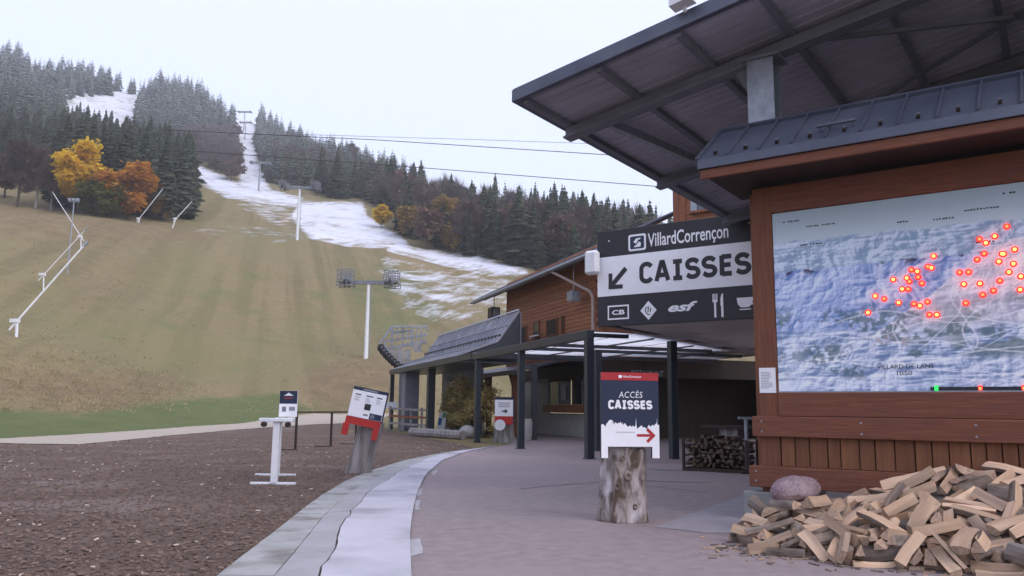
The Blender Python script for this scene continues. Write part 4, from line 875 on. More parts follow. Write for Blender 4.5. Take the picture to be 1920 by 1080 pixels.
poly(SF, [(cx_ - .11, cz_ - .14), (cx_ + .11, cz_ - .14), (cx_ + .13, cz_ - .02), (cx_ + .04, cz_ + .03), (cx_ + .13, cz_ + .13), (cx_ - .03, cz_ + .12), (cx_ - .12, cz_ + .02), (cx_ - .04, cz_ - .04)], .011, M_signwhite, sg, 'emblem', .003)
mb = MB(); ribbon(mb, SF, [(cx_ - .07, cz_ - .09), (cx_ + .02, cz_ - .01), (cx_ + .06, cz_ + .08)], .035, .0155); mb.build('emblem', M_signnavy, sg)
# CB in a frame
x0, y0 = spx(1141, 600); x1, y1 = spx(1178, 571); y0 += .02; y1 -= .02
mb = MB(); ribbon(mb, SF, [((x0 + x1) / 2, y0)] + rr(x0, x1, y0, y1, .05)[::-1][:0] + [(x1, y0), (x1, y1), (x0, y1), (x0, y0), ((x0 + x1) / 2, y0)], .045, .004); mb.build('card_symbol', M_signwhite, sg)
put_text(SF, 'CB', x0 + .12, y0 + .12, x1 - x0 - .24, y1 - y0 - .24, .006, M_signwhite, sg, offset=.03)
# diamond
cx_, cz_ = spx(1216, 582); hw = .26; hh = .28
poly(SF, [(cx_ - hw, cz_), (cx_, cz_ - hh), (cx_ + hw, cz_), (cx_, cz_ + hh)], .003, M_signwhite, sg, 'diamond_symbol', .004)
mb = MB(); ribbon(mb, SF, [(cx_ - .06, cz_ + .11), (cx_ - .10, cz_ + .0), (cx_ - .03, cz_ - .11), (cx_ + .05, cz_ - .12)], .03, .009); ribbon(mb, SF, [(cx_ - .0, cz_ + .12), (cx_ - .01, cz_ - .04)], .03, .010); ribbon(mb, SF, [(cx_ + .07, cz_ + .08), (cx_ + .06, cz_ - .05)], .03, .010); mb.build('diamond_symbol', M_signdark, sg)
# esf
x0, y0 = spx(1253, 586); x1, y1 = spx(1308, 570); put_text(SF, 'esf', x0, y0 + .01, x1 - x0, .27, .004, M_signwhite, sg, offset=.035, shear=.35)
# fork and knife, cup
fx, fy = spx(1341, 571); H_ = .66
mb = MB()
for q in (-.055, 0, .055): ribbon(mb, SF, [(fx + q, fy + .30), (fx + q, fy + .08)], .03, .004)
ribbon(mb, SF, [(fx - .07, fy + .10), (fx + .07, fy + .10)], .07, .0052); ribbon(mb, SF, [(fx, fy + .07), (fx, fy - .36)], .06, .0064); mb.build('fork_symbol', M_signwhite, sg)
kx = spx(1354, 570)[0]; poly(SF, [(kx - .03, fy - .36), (kx + .035, fy - .36), (kx + .035, fy + .30), (kx - .01, fy + .28), (kx - .045, fy + .15), (kx - .045, fy - .04), (kx - .03, fy - .05)], .003, M_signwhite, sg, 'knife_symbol', .004)
qx, qy = spx(1399, 567); qy += .0
poly(SF, [(qx - .26, qy + .14), (qx - .23, qy - .04), (qx - .14, qy - .13), (qx + .08, qy - .13), (qx + .17, qy - .04), (qx + .20, qy + .14)], .003, M_signwhite, sg, 'cup_symbol', .004)
mb = MB(); ribbon(mb, SF, [(qx + .18, qy + .10)] + arc(qx + .21, qy + .03, .09, .075, 80, -90, 6) + [(qx + .15, qy - .05)], .04, .0085); mb.build('cup_symbol', M_signwhite, sg)
poly(SF, [(qx - .20, qy - .17), (qx - .18, qy - .20), (qx + .12, qy - .20), (qx + .14, qy - .17)], .003, M_signwhite, sg, 'cup_symbol', .004)
wb = empty('white_equipment_box', L(-7.85, 9.7, 5.55), 'white rounded box fixed at the left end of the ticket sign', 'box')
MB().fbox(LC, -8.06, -7.62, 9.62, 9.9, 5.55, 6.28).build('housing', M_white, wb, .07); fb('bracket', LC, (-7.88, -7.80, 9.88, 10.05, 5.8, 6.0), M_galv, wb)
# grey soffit over the passage under the sign
so = empty('passage_roof', L(-5, 11), 'flat grey boarded roof over the passage under the ticket sign', 'roof')
for i in range(6):
    a = -7.35 + i * 1.2; fb('soffit_board', LC, (a, a + 1.193, SB + .14, 21.5, 4.02, 4.06), M_greypanel, so)
fb('roof_deck', LC, (-7.36, -.2, SB + .125, 21.6, 4.065, 4.2), M_roof, so)
fb('edge_beam', LC, (-7.45, -7.365, SB + .125, 21.6, 3.96, 4.2), M_anth, so)

# ------------------------------------------------------------------ pergola with opal roof
pg = empty('pergola', Wp(6, 1.2), 'anthracite steel pergola with opal roof panels along the chalet', 'pergola')
FR = [0, 6.07, 11.63]; BKp = [(5.08, 25.29), (3.2, 29.62), (1.14, 39.5)]
def wsn(p): q = np.array([p[0], p[1], 0]) - P0; return q @ ws, q @ wnn
WC = lambda s, n, z: Wp(s, n, z)
for s_ in FR: fb('post', WC, (s_ - .12, s_ + .12, -.12, .12, 0, 3.66), M_anth, pg, .01); fb('base_plate', WC, (s_ - .16, s_ + .16, -.16, .16, .009, .03), M_anth, pg)
for p_ in BKp:
    s_, n_ = wsn(p_); fb('post', WC, (s_ - .12, s_ + .12, n_ - .12, n_ + .12, 0, 3.66), M_anth, pg, .01)
ss = [-.1, 2.0, 4.05, 6.07, 7.9, 9.8, 11.63]; nn_ = [.14, 1.5, 2.9, 4.3, 5.7, 7.1, 8.5, 9.9, 11.3]
def under(s, n): return uvz(Wp(s, n))[0] > -7.5
fb('front_beam', WC, (-.12, 12.2, -.13, .13, 3.662, 3.94), M_anth, pg, .01)
for k_, s_ in enumerate(ss):
    if k_ in (1, 4): continue
    n1 = .2
    while n1 < 11.2 and not under(s_, n1 + .1): n1 += .1
    if s_ > 10: n1 = min(n1, 6.0)
    fb('cross_beam', WC, (s_ - .07, s_ + .07, .131, n1, 3.72, 3.84), M_anth, pg)
for n_ in nn_[2:8:2]:
    s0_ = -.1
    while under(s0_, n_) and s0_ < 9.7: s0_ += .1
    if s0_ < 9.6: fb('glazing_bar', WC, (s0_, 11.6 if n_ < 5.8 else 9.8, n_ - .035, n_ + .035, 3.842, 3.885), M_anth, pg)
for i in range(6):
    for j in range(8):
        s0_, s1_, n0_, n1_ = ss[i] + .03, ss[i + 1] - .03, nn_[j] + .04, nn_[j + 1] - .04
        if i == 5 and n1_ > 5.8: continue
        if all(under(p_, q_) for p_ in (s0_, s1_) for q_ in (n0_, n1_)): continue
        MB().add([Wp(s0_, n0_, 3.89), Wp(s1_, n0_, 3.89), Wp(s1_, n1_, 3.89), Wp(s0_, n1_, 3.89)], [(0, 1, 2, 3)]).build('roof_panel', M_poly, pg)

# ------------------------------------------------------------------ chalet with the ticket counters
ch = empty('log_chalet', Wp(11, 6), 'reddish log chalet with sheet roof and small shuttered windows', 'chalet')
CS0, CS1, CN, CEZ = 12.1, 25.2, 6.0, 8.62
zz = 3.95; i = 0
while zz < 9.4:
    mb = MB(); mb.fbox(WC, CS0, CS1, CN + .02, CN + .2, zz, zz + .2); mb.fbox(WC, CS0 - .0, CS1, CN, CN + .02, zz + .035, zz + .165)
    mb.build('log_course', M_logwall, ch)
    if i % 2 == 0: MB().fbox(WC, CS0 - .28, CS0 - .002, CN + .02, CN + .2, zz, zz + .2).build('log_end', M_logwall, ch)
    MB().fbox(WC, CS0 - .0, CS0 + .18, CN + .201, CN + 6, zz, zz + .2).build('log_course', M_logwall, ch)
    zz += .21; i += 1
fb('core', WC, (CS0 + .2, CS1 - .02, CN + .21, CN + 7, 3.95, 9.4), M_darkwood, ch)
fb('end_wall', WC, (CS1 - .015, CS1, CN + .205, CN + 7, 3.95, 9.4), M_logwall, ch)
def wwin(px0, px1, py0, py1, m, name='window', fr=.06):
    nv = wnn; p0 = onplane(px0, py1, Wp(0, CN - .03), nv); p1 = onplane(px1, py0, Wp(0, CN - .03), nv)
    s_0 = (p0 - P0) @ ws; s_1 = (p1 - P0) @ ws; z_0, z_1 = p0[2], p1[2]; lo_, hi_ = min(s_0, s_1), max(s_0, s_1)
    w = fb(name, WC, (lo_, hi_, CN - .045, CN - .005, z_0, z_1), m, ch)
    f = MB().fbox(WC, lo_ - fr, lo_, CN - .08, CN - .003, z_0 - fr, z_1 + fr).fbox(WC, hi_, hi_ + fr, CN - .08, CN - .003, z_0 - fr, z_1 + fr).fbox(WC, lo_, hi_, CN - .08, CN - .003, z_1, z_1 + fr).fbox(WC, lo_, hi_, CN - .08, CN - .003, z_0 - fr, z_0)
    f.build('frame', M_orange_wood, w); return lo_, hi_, z_0
wwin(968, 987, 612, 650, M_darkwood, 'shutter')
lo_, hi_, z_0 = wwin(1001, 1011, 603, 628, M_glassdark)
fb('sill', WC, (lo_ - .15, hi_ + .15, CN - .25, CN - .09, z_0 - .14, z_0 - .07), M_white, ch)
wwin(1026, 1045, 597, 630, M_darkwood, 'shutter')
wwin(1054, 1058, 592, 625, M_darkwood, 'shutter', .02)
# roof of the chalet: eave along the front, slope rising to the right
EN, RN, RZc = 4.85, 12.0, 12.2
def CHr(s, t, h):
    l_ = math.hypot(RN - EN, RZc - CEZ); dn, dz_ = (RN - EN) / l_, (RZc - CEZ) / l_; return Wp(s, EN + dn * t - dz_ * h, CEZ + dz_ * t + dn * h)
for i in range(20):
    s_ = 8.6 + i * 1.0; MB().fbox(CHr, s_ + .004, s_ + .996, -.05, 8.0, .0, .05).build('roof_sheet', M_roof, ch); MB().fbox(CHr, s_ - .015, s_ + .015, -.05, 8.0, .051, .09).build('seam', M_roof, ch)
MB().fbox(CHr, 8.55, 28.65, -.10, -.055, -.2, .07).build('fascia', M_roof, ch)
MB().fbox(CHr, 8.6, 28.6, -.05, 8.0, -.06, -.005).build('soffit_board', M_orange_wood, ch)
gt = MB(); gt.tube(Wp(8.5, EN - .16, CEZ - .12), Wp(28.7, EN - .16, CEZ - .12), .09, n=10); gt.build('gutter', M_galv, ch)
for i in range(9): MB().fbox(CHr, 10 + i * 2.1, 10.18 + i * 2.1, .15, 1.6, -.26, -.065).build('rafter_end', M_orange_wood, ch)
MB().path([Wp(14.6, EN - .1, CEZ - .2), Wp(12.0, CN - .3, 7.1), Wp(11.85, CN - .25, 6.8), Wp(11.85, CN - .25, 4.0)], .075).build('downpipe', pm('pinkish_downpipe', (.42, .32, .28), (.36, .27, .24), 3.0, .5), ch)
MB().bar(Wp(10.3, 5.6, 8.55), Wp(13.0, 5.6, 8.55), .2, .2).build('purlin_end', M_orange_wood, ch)
lt = empty('wall_floodlight', Wp(13.2, 5.5, 6.9), 'grey floodlight under the chalet eave', 'light'); MB().fbox(WC, 12.9, 13.5, 5.1, 5.6, 6.75, 7.25).build('lamp_housing', M_galv, lt, .03); MB().fbox(WC, 12.95, 13.45, 5.15, 5.55, 6.735, 6.749).build('lamp_glass', M_white, lt); MB().tube(Wp(13.2, 5.35, 7.26), Wp(13.2, 5.35, 8.7), .03).build('arm', M_galv, lt)
sp_ = empty('loudspeaker', Wp(25.8, 5.4, 7.5), 'small dark loudspeaker hanging under the chalet eave corner', 'loudspeaker'); MB().fbox(WC, 25.5, 26.3, 5.1, 5.7, 7.2, 7.9).build('cabinet', M_blackmetal, sp_, .03); MB().fbox(WC, 25.43, 25.499, 5.2, 5.6, 7.3, 7.8).build('grille', M_galv, sp_); MB().tube(Wp(25.9, 5.4, 7.91), Wp(25.9, 5.4, 8.75), .03).build('arm', M_galv, sp_)
# taller timber gable above the sign
tb = uvz(aty(1262, 390, 33.0)); ta, tbb = tb[0], tb[1]
tg = empty('timber_gable', L(ta, tbb), 'upper timber storey with a window behind the ticket sign', 'building')
zz = 4.2
while zz < 12.4:
    fb('log_course', LC, (ta + .28, ta + 9, tbb + .03, tbb + .2, zz, zz + .19), M_logwall, tg); zz += .2
fb('corner_post', LC, (ta, ta + .28, tbb - .02, tbb + .25, 4.3, 12.4), M_orange_wood, tg, .01); fb('corner_post', LC, (ta + .29, ta + .56, tbb - .05, tbb + .02, 4.3, 12.4), M_orange_wood, tg, .01)
x0, _, z0 = onV(1294, 402, tbb); x1, _, z1 = onV(1352, 350, tbb)
wi = fb('window', LC, (x0 + .35, x1 + 1.2, tbb - .02, tbb + .025, z0 + .12, z1 + .5), M_glass_sky, tg); fb('frame', LC, (x0 + .05, x0 + .33, tbb - .07, tbb + .027, z0, z1 + .5), M_galv, wi); fb('sill', LC, (x0, x1 + 1.4, tbb - .16, tbb - .03, z0, z0 + .10), M_orange_wood, wi)
fb('core', LC, (ta + .05, ta + 9, tbb + .26, tbb + 8, 4.3, 12.3), M_darkwood, tg)

# ground floor: recessed ticket counters and dark restaurant passage
gf = empty('ticket_office', Wp(18, 8), 'recessed ticket office with pale counter wall under the chalet', 'building')
TN = 7.8
fb('counter_wall', WC, (12.5, 28, TN, TN + .2, 0, 1.25), M_plaster, gf); fb('counter_shelf', WC, (16.6, 22.4, TN - .4, TN - .002, 1.3, 1.75), M_orange_wood, gf, .01)
for s0_, s1_ in ((12.5, 16.0), (22.6, 28)): fb('pier', WC, (s0_, s1_, TN + .02, TN + .2, 1.251, 3.9), M_plaster, gf)
for s0_, s1_ in ((16.01, 19.2), (19.4, 22.59)):
    w = fb('window', WC, (s0_, s1_, TN + .10, TN + .12, 1.76, 3.1), M_glassdark, gf); fb('frame', WC, (s0_, s1_, TN + .04, TN + .13, 3.1, 3.3), M_darkwood, w); fb('frame', WC, (s0_ + 1.6, s0_ + 1.75, TN + .05, TN + .099, 1.76, 3.1), M_galv, w); fb('poster', WC, (s0_ + .6, s0_ + 1.3, TN + .06, TN + .098, 2.0, 2.9), M_plaster, w)
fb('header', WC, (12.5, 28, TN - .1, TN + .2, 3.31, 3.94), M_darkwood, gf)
for i in range(10):
    s_ = 16.2 + i * 1.32; MB().hexa([Wp(s_ + .01, 3.5, 3.35), Wp(s_ + 1.31, 3.5, 3.35), Wp(s_ + 1.31, 6.1, 4.0), Wp(s_ + .01, 6.1, 4.0), Wp(s_ + .01, 3.5, 3.45), Wp(s_ + 1.31, 3.5, 3.45), Wp(s_ + 1.31, 6.1, 4.1), Wp(s_ + .01, 6.1, 4.1)]).build('lean_to_sheet', M_roof, gf)
MB().fbox(WC, 16.15, 29.5, 3.4, 3.49, 3.24, 3.47).build('lean_to_fascia', M_roof, gf)
for s_ in (18.0, 22.5, 27.0): fb('timber_post', WC, (s_ - .14, s_ + .14, 3.9, 4.18, 0, 3.4), M_orange_wood, gf); MB().bar(Wp(s_ + .1, 4.04, 2.5), Wp(s_ + .8, 4.04, 3.35), .14, .14).build('brace', M_orange_wood, gf)
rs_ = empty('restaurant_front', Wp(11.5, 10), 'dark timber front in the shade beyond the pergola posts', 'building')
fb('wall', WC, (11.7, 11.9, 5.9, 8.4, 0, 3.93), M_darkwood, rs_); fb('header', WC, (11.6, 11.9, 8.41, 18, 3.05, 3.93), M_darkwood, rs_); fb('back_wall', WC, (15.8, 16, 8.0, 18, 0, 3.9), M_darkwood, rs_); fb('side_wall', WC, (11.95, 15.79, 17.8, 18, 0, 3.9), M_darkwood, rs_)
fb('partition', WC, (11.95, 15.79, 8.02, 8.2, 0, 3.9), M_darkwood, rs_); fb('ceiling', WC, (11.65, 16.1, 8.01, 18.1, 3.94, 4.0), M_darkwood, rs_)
RF = Face(Wp(11.6, 0, 0), wnn, (0, 0, 1))
q0 = onplane(1184, 705, Wp(11.58, 0), ws); q1 = onplane(1244, 697, Wp(11.58, 0), ws); put_text(RF, 'RESTAURANT', (q0 - P0) @ wnn, q0[2], (q1 - q0) @ wnn, .28, .02, M_galv, rs_)

# ------------------------------------------------------------------ lift station
st = empty('lift_station', Wp(24, 2), 'low lift station with ribbed dark sheet roof and snow guards', 'lift station')
S0, S1 = 15.4, 32.0
l_st = math.hypot(1.15, 1.6); LT = l_st
def STr(s, t, h): return Wp(s, 2.2 + 1.15 / l_st * t - 1.6 / l_st * h, 4.78 + 1.6 / l_st * t + 1.15 / l_st * h)
l_s2 = math.hypot(2.1, .75)
def ST2(s, t, h): return Wp(s, .1 + 2.1 / l_s2 * t - .75 / l_s2 * h, 4.03 + .75 / l_s2 * t + 2.1 / l_s2 * h)
for i in range(28):
    d_ = (S1 - S0) / 28; s_ = S0 + i * d_
    MB().fbox(STr, s_ + .004, s_ + d_ - .004, .03, LT, 0, .04).build('roof_sheet', M_roof_pale, st); MB().fbox(STr, s_ - .03, s_ + .03, .05, LT, .041, .11).build('seam', M_roof_pale, st)
    MB().fbox(ST2, s_ + .004, s_ + d_ - .004, -.05, l_s2 - .03, 0, .04).build('lower_sheet', M_roof_pale, st); MB().fbox(ST2, s_ - .02, s_ + .02, -.03, l_s2 - .05, .041, .08).build('seam', M_roof_pale, st)
    for t_ in (.35, 1.0): MB().fbox(STr, s_ + d_ * .3, s_ + d_ * .7, t_, t_ + .10, .042, .16).build('snow_stop', M_blackmetal if t_ < .5 else M_galv, st)
MB().fbox(STr, S0, S1, LT - .03, LT + .08, .115, .15).build('ridge_cap', M_galv, st)
for t_ in (.9, 1.5): MB().tube(ST2(S0 + .2, t_, .16), ST2(S1 - .2, t_, .16), .035, n=6).build('snow_rail', M_galv, st)
fb('eave_gutter', WC, (12.25, 31.6, -.02, .12, 3.93, 3.99), M_galv, st); fb('eave_beam', WC, (12.25, 31.6, -.15, -.025, 3.70, 3.98), M_anth, st); fb('eave_soffit', WC, (14.9, 31.5, 0, 2.9, 3.72, 3.76), M_anth, st)
fb('wall', WC, (22.2, 31.0, 3.4, 3.6, 0, 5.6), M_steelgrey, st); 
for s_ in (S0 + .05, S1 - .1): MB().prism([Wp(s_, .2, 4.0), Wp(s_, 2.2, 4.74), Wp(s_, 3.33, 6.3), Wp(s_, 3.33, 4.0)], ws * .05).build('gable', M_anth, st)
fb('rear_wall', WC, (S0, S1, 3.36, 3.42, 3.8, 6.36), M_steelgrey, st)
fb('post', WC, (31.2, 31.45, -.1, .15, 0, 3.69), M_anth, st); fb('post', WC, (21.3, 21.75, .1, .5, 0, 3.69), M_anth, st)
fb('pier', WC, (27.9, 29.0, .2, 1.1, 0, 3.69), M_steelgrey, st)
wr = fb('station_notice', WC, (31.0, 31.19, -.45, .35, 1.45, 1.85), M_signwhite); tag(wr, 'small white notice on the end post of the lift station', 'notice')

# ------------------------------------------------------------------ lift machinery beyond the station
lm = empty('lift_terminal', Wp(36, 1), 'grey steel chairlift return terminal with wheel train and railings', 'lift terminal')
def tp(px, py, Y=58.0): return tuple(aty(px, py, Y))
fr_ = MB()
for a, b, w in [((722,655),(800,640),.22),((722,640),(800,628),.14),((735,625),(770,620),.12),((735,655),(735,612),.12),((755,650),(755,614),.12),((772,652),(772,618),.16),((790,648),(790,622),.10)]: fr_.bar(tp(*a), tp(*b), w, w)
for a, b in [((722,656,56.5),(760,690,56.5)),((722,642,56.5),(722,658,56.5)),((735,612,56.5),(800,612,60)),((760,690,56.5),(790,690,60)),((712,645,56.5),(735,612,56.5))]: fr_.bar(tp(*a), tp(*b), .14, .14)
fr_.build('frame', M_galv, lm)
rl = MB()
for y_ in (612, 620, 628): rl.bar(tp(735, y_, 57), tp(803, y_ - 2, 59), .05, .05)
for x_ in range(736, 804, 9): rl.bar(tp(x_, 642, 57.5), tp(x_, 610, 57.5), .05, .05)
rl.build('railing', M_galv, lm)
tyr = [(714,652),(718,658),(723,664),(728,669),(733,674),(738,679),(744,684),(750,689),(757,693),(765,696)]
for x_, y_ in tyr:
    c = np.array(tp(x_, y_, 56.2)); t_ = MB().tube(c - np.array([.10, -.05, 0]), c + np.array([.10, -.05, 0]), .27, n=14).build('tyre', M_tyre, lm); MB().tube(c - np.array([.12, -.06, 0]), c + np.array([.12, -.06, 0]), .12, n=10).build('rim', M_galv, t_)
pn = MB()
for a0, a1, b0, b1 in ((742,756,655,682),(758,770,655,690),(728,740,648,668),(776,790,640,660)): pn.hexa([tp(a0, b1, 57), tp(a1, b1, 57), tp(a1, b1, 57.3), tp(a0, b1, 57.3), tp(a0, b0, 57), tp(a1, b0, 57), tp(a1, b0, 57.3), tp(a0, b0, 57.3)])
pn.build('side_panel', pm('weathered_terminal_panel', (.34, .33, .33), (.22, .21, .22), 2.0, .6), lm)
fb('leg', lambda x_, y_, z_: (x_, y_, z_), (-7.95, -7.2, 57.2, 58.2, -.1, 4.6), M_steelgrey, lm)

# ------------------------------------------------------------------ lift pylons, lances, masts, cables
def pylon(px, py, top, label, arm=.48, detail=True):
    p = hit(px, py); h = (py - top) / FPX * p[1]; e = empty('lift_pylon', p, label, 'pylon', 'chairlift pylons'); P = Vector(p); q = Vector((0, 0, h))
    MB().tube(P - Vector((0, 0, .6)), P + q, h * .030, h * .020, 12).build('mast', M_white if detail else M_galv, e)
    w = h * arm * .62; ar = MB(); ar.bar(P + q + Vector((-w, 0, .1)), P + q + Vector((w, 0, .1)), h * (.045 if detail else .06), h * (.05 if detail else .07)); ar.build('crossarm', M_steelgrey, e)
    for s_ in (-1, 1):
        c = P + q + Vector((s_ * w, 0, 0)); sh_ = MB(); sh_.bar(c + Vector((0, -h * .12, -.1)), c + Vector((0, h * .12, .1)), .30 if detail else .7, .40 if detail else .8); sh_.bar(c + Vector((-.25 * s_, -h * .1, .5)), c + Vector((-.25 * s_, h * .1, .7)), .08, .5)
        wh = sh_.build('sheave_train', M_steelgrey, e)
        for k_ in range(5):
            cc_ = c + Vector((0, h * .24 * (k_ / 4 - .5), .12 + (k_ - 2) * .05)); MB().tube(cc_ - Vector((.09, 0, 0)), cc_ + Vector((.09, 0, 0)), h * .034, n=10).build('wheel', M_tyre, wh)
        if detail:
            rl_ = MB(); a_ = c + Vector((-.7 * s_, 0, 0))
            a_ = c + Vector((.1 * s_, 0, .1))
            for dx in (-1.0, -.3, .3, 1.0):
                for dy in (-.9, .9): rl_.bar(a_ + Vector((dx, dy, -.6)), a_ + Vector((dx * .8, dy, 1.5)), .12, .12)
            for hz in (-.5, .2, .8, 1.45):
                for dy in (-.9, .9): rl_.bar(a_ + Vector((-1.0, dy, hz)), a_ + Vector((1.0, dy, hz - .15 * s_)), .11, .11)
            rl_.box(a_.x - .9, a_.x + .9, a_.y - .95, a_.y + .95, a_.z - .05, a_.z); rl_.build('work_platform', M_steelgrey, e)
    if detail:
        ld = MB(); 
        for k_ in range(int(h / .35)): ld.bar(P + Vector((h * .03 + .12, -.2, .4 + k_ * .35)), P + Vector((h * .03 + .12, .2, .4 + k_ * .35)), .03, .03)
        for dy in (-.2, .2): ld.bar(P + Vector((h * .032 + .12, dy, .2)), P + Vector((h * .032 + .12, dy, h)), .04, .04)
        ld.build('ladder', M_galv, e)
    return P + q
T = [pylon(686, 672, 530, 'nearest chairlift pylon, white mast above the lift station'), pylon(557, 450, 348, 'second chairlift pylon at the brow of the grass slope'), pylon(485, 358, 302, 'third chairlift pylon low on the snowy lift line', .5, False), pylon(457, 246, 207, 'topmost chairlift pylon on the skyline', .5, False), pylon(459, 262, 228, 'small pylon just below the topmost one on the lift line', .5, False)]
def mast(px, py, top, label, lamp=False, r=.10):
    p = Vector(hit(px, py)); h = (py - top) / FPX * p.y; e = empty('lamp_mast' if lamp else 'slope_mast', p, label, 'mast', 'masts on the slope'); MB().tube(p - Vector((0, 0, .5)), p + Vector((0, 0, h)), r, r * .75, 10).build('pole', M_galv, e)
    if lamp:
        hd = MB(); hd.bar(p + Vector((-.7, 0, h)), p + Vector((.7, 0, h)), .12, .12)
        for dx in (-.5, 0, .5): hd.box(p.x + dx - .2, p.x + dx + .2, p.y - .25, p.y + .1, p.z + h + .08, p.z + h + .45)
        hd.build('lamp_head', M_galv, e)
mast(126, 514, 374, 'tall grey lamp mast on the grass slope at left', True)
mast(176, 402, 312, 'slim pale mast before the yellow and green trees', r=.13); mast(344, 374, 326, 'slim pale mast before the right edge of the spruce clump', r=.12)
def lance(base, piv, tip, label, Y, r=.10, braces=()):
    b_ = Vector(hit(*base)); Y = b_.y; pv = Vector(aty(*piv, Y)); tt = Vector(aty(*tip, Y + 1.5)); e = empty('snow_lance', b_, label, 'snow lance', 'snow lances')
    MB().tube(b_ - Vector((0, 0, .5)), pv, r * 1.5, r * 1.3, 10).build('stand', M_white, e)
    d = (tt - pv).normalized(); a_ = MB(); a_.tube(pv - d * .9, tt, r, r * .8, 8); a_.build('lance_tube', M_white, e)
    MB().tube(tt, tt + d * .5, r * 1.8, r * 1.4, 8).build('nozzle_head', M_galv, e)
    MB().fbox(lambda x_, y_, z_: (pv.x + x_, pv.y + y_, pv.z + z_), -.5, .15, -.2, .2, -.12, .18).build('hinge_box', M_white, e)
    for p_, q_ in braces: MB().tube(aty(*p_, Y), aty(*q_, Y), r * .6, n=6).build('strut', M_galv, e)
lance((31, 634), (32, 602), (157, 461), 'long white snow lance at the left edge, nearest of the lances', 60, .085)
lance((82, 545), (82, 515), (158, 433), 'white snow lance just above the nearest lance', 70, .05)
lance((152, 468), (152, 444), (101, 364), 'thin snow lance leaning left beside the lamp mast', 80, .06)
lance((260, 418), (261, 410), (303, 357), 'snow lance leaning right before the orange tree', 80, .08)
lance((322, 428), (330, 410), (357, 381), 'small snow lance right of the spruce clump', 80, .08)
mb = MB()
for nm, pl in (('upper lift cable crossing the sky', [(300,243,150),(700,262,140),(1150,291,128),(1500,316,118)]), ('thin cable highest over the forest', [(560,252,210),(900,262,190),(1300,276,170)]), ('lower lift cable crossing before the forest', [(330,281,150),(760,312,140),(1225,349,128),(1500,372,118)])):
    mb = MB(); P_ = [aty(*q) for q in pl]
    mb.path(P_, .05 if 'thin' in nm else .065, 6); tag(mb.build('lift_cable', M_blackmetal), nm, 'cable', 'lift cables')

# ------------------------------------------------------------------ stumps and standing signs
def stump(name, c, r, h, label, m, lean=(0, 0), seed=0, flare=1.18, sy=.85):
    rg_ = random.Random(seed); bm = bmesh.new(); n = 72; rings = 30; rows = []
    ph = [rg_.uniform(0, 6.28) for _ in range(6)]
    for k in range(rings + 1):
        t = k / rings; rr_ = r * (1 + (flare - 1) * (1 - t) ** 4); row = []
        for i in range(n):
            a = 6.283 * i / n; d = 1 + .05 * math.sin(3 * a + ph[0]) + .035 * math.sin(5 * a + ph[1] + t) + .022 * math.sin(11 * a + ph[2]) + .02 * math.sin(17 * a + ph[3] + 2 * t) + .035 * math.sin(4 * a + 7 * t + ph[4]) * t
            d += .10 * (float(fbm(np.array(math.cos(a) * 2.2 + seed), np.array(math.sin(a) * 2.2 + t * 1.3), 4)) - .5) + .05 * (float(vnoise(np.array(a * 5.0 + seed), np.array(t * 2.5))) - .5)
            if 0 < k < rings: d += rg_.uniform(-.006, .006)
            zz_ = h * t + (.03 * math.sin(2 * a + ph[5]) + .03 * math.sin(7 * a) * rg_.random() + rg_.uniform(-.012, .012)) * (t > .99)
            row.append(bm.verts.new((math.cos(a) * rr_ * d + lean[0] * zz_, math.sin(a) * rr_ * d * sy + lean[1] * zz_, zz_)))
        rows.append(row)
    for k in range(rings):
        for i in range(n): j = (i + 1) % n; bm.faces.new((rows[k][i], rows[k][j], rows[k + 1][j], rows[k + 1][i]))
    tc = bm.verts.new((lean[0] * h, lean[1] * h, h - .01))
    for i in range(n): bm.faces.new((rows[-1][i], rows[-1][(i + 1) % n], tc))
    bm.faces.new(rows[0][::-1]); bmesh.ops.recalc_face_normals(bm, faces=bm.faces)
    me = bpy.data.meshes.new(name); bm.to_mesh(me); bm.free(); me.materials.append(m); me.polygons.foreach_set('use_smooth', [True] * len(me.polygons))
    o = bpy.data.objects.new(name, me); COL.objects.link(o); o.location = c; return tag(o, label, 'stump', 'tree stumps carrying signs')
stump('tree_stump', (1.545, 11.22, 0), .29, 1.0, 'pale weathered tree stump carrying the navy access sign', M_stump, (.02, 0), 5)
stump('tree_stump', (-3.47, 18.6, 0), .27, 1.10, 'leaning grey tree stump carrying the red framed sign', M_stumpgrey, (.23, 0), 8, 1.1)
stump('tree_stump', (-.28, 36.2, 0), .42, 1.0, 'small far tree stump with a round white plate', M_stumpgrey, (0, 0), 9)
for st_o, sr in ((bpy.data.objects['tree_stump'], .30),):
    for ang, zz_, rk_ in ((-1.50, .62, .055), (-1.95, .48, .04), (-1.15, .22, .035), (-1.72, .86, .03)):
        V = []; n_ = 18
        for rr_, dd_ in ((1.0, .0), (.72, .022), (.45, .012), (.15, -.01)):
            for i_ in range(n_):
                t_ = 6.283 * i_ / n_; aa = ang + rr_ * rk_ * math.cos(t_) / sr; R_ = sr * .995 + dd_; V.append((math.cos(aa) * R_ + .02 * zz_, math.sin(aa) * R_ * .86, zz_ + rr_ * rk_ * 1.3 * math.sin(t_)))
        F = [(k2 * n_ + i_, k2 * n_ + (i_ + 1) % n_, (k2 + 1) * n_ + (i_ + 1) % n_, (k2 + 1) * n_ + i_) for k2 in range(3) for i_ in range(n_)] + [tuple(3 * n_ + i_ for i_ in range(n_))]
        km = mesh_of('knot', V, F, M_bark); ko_ = bpy.data.objects.new('knot', km); COL.objects.link(ko_); ko_.parent = st_o
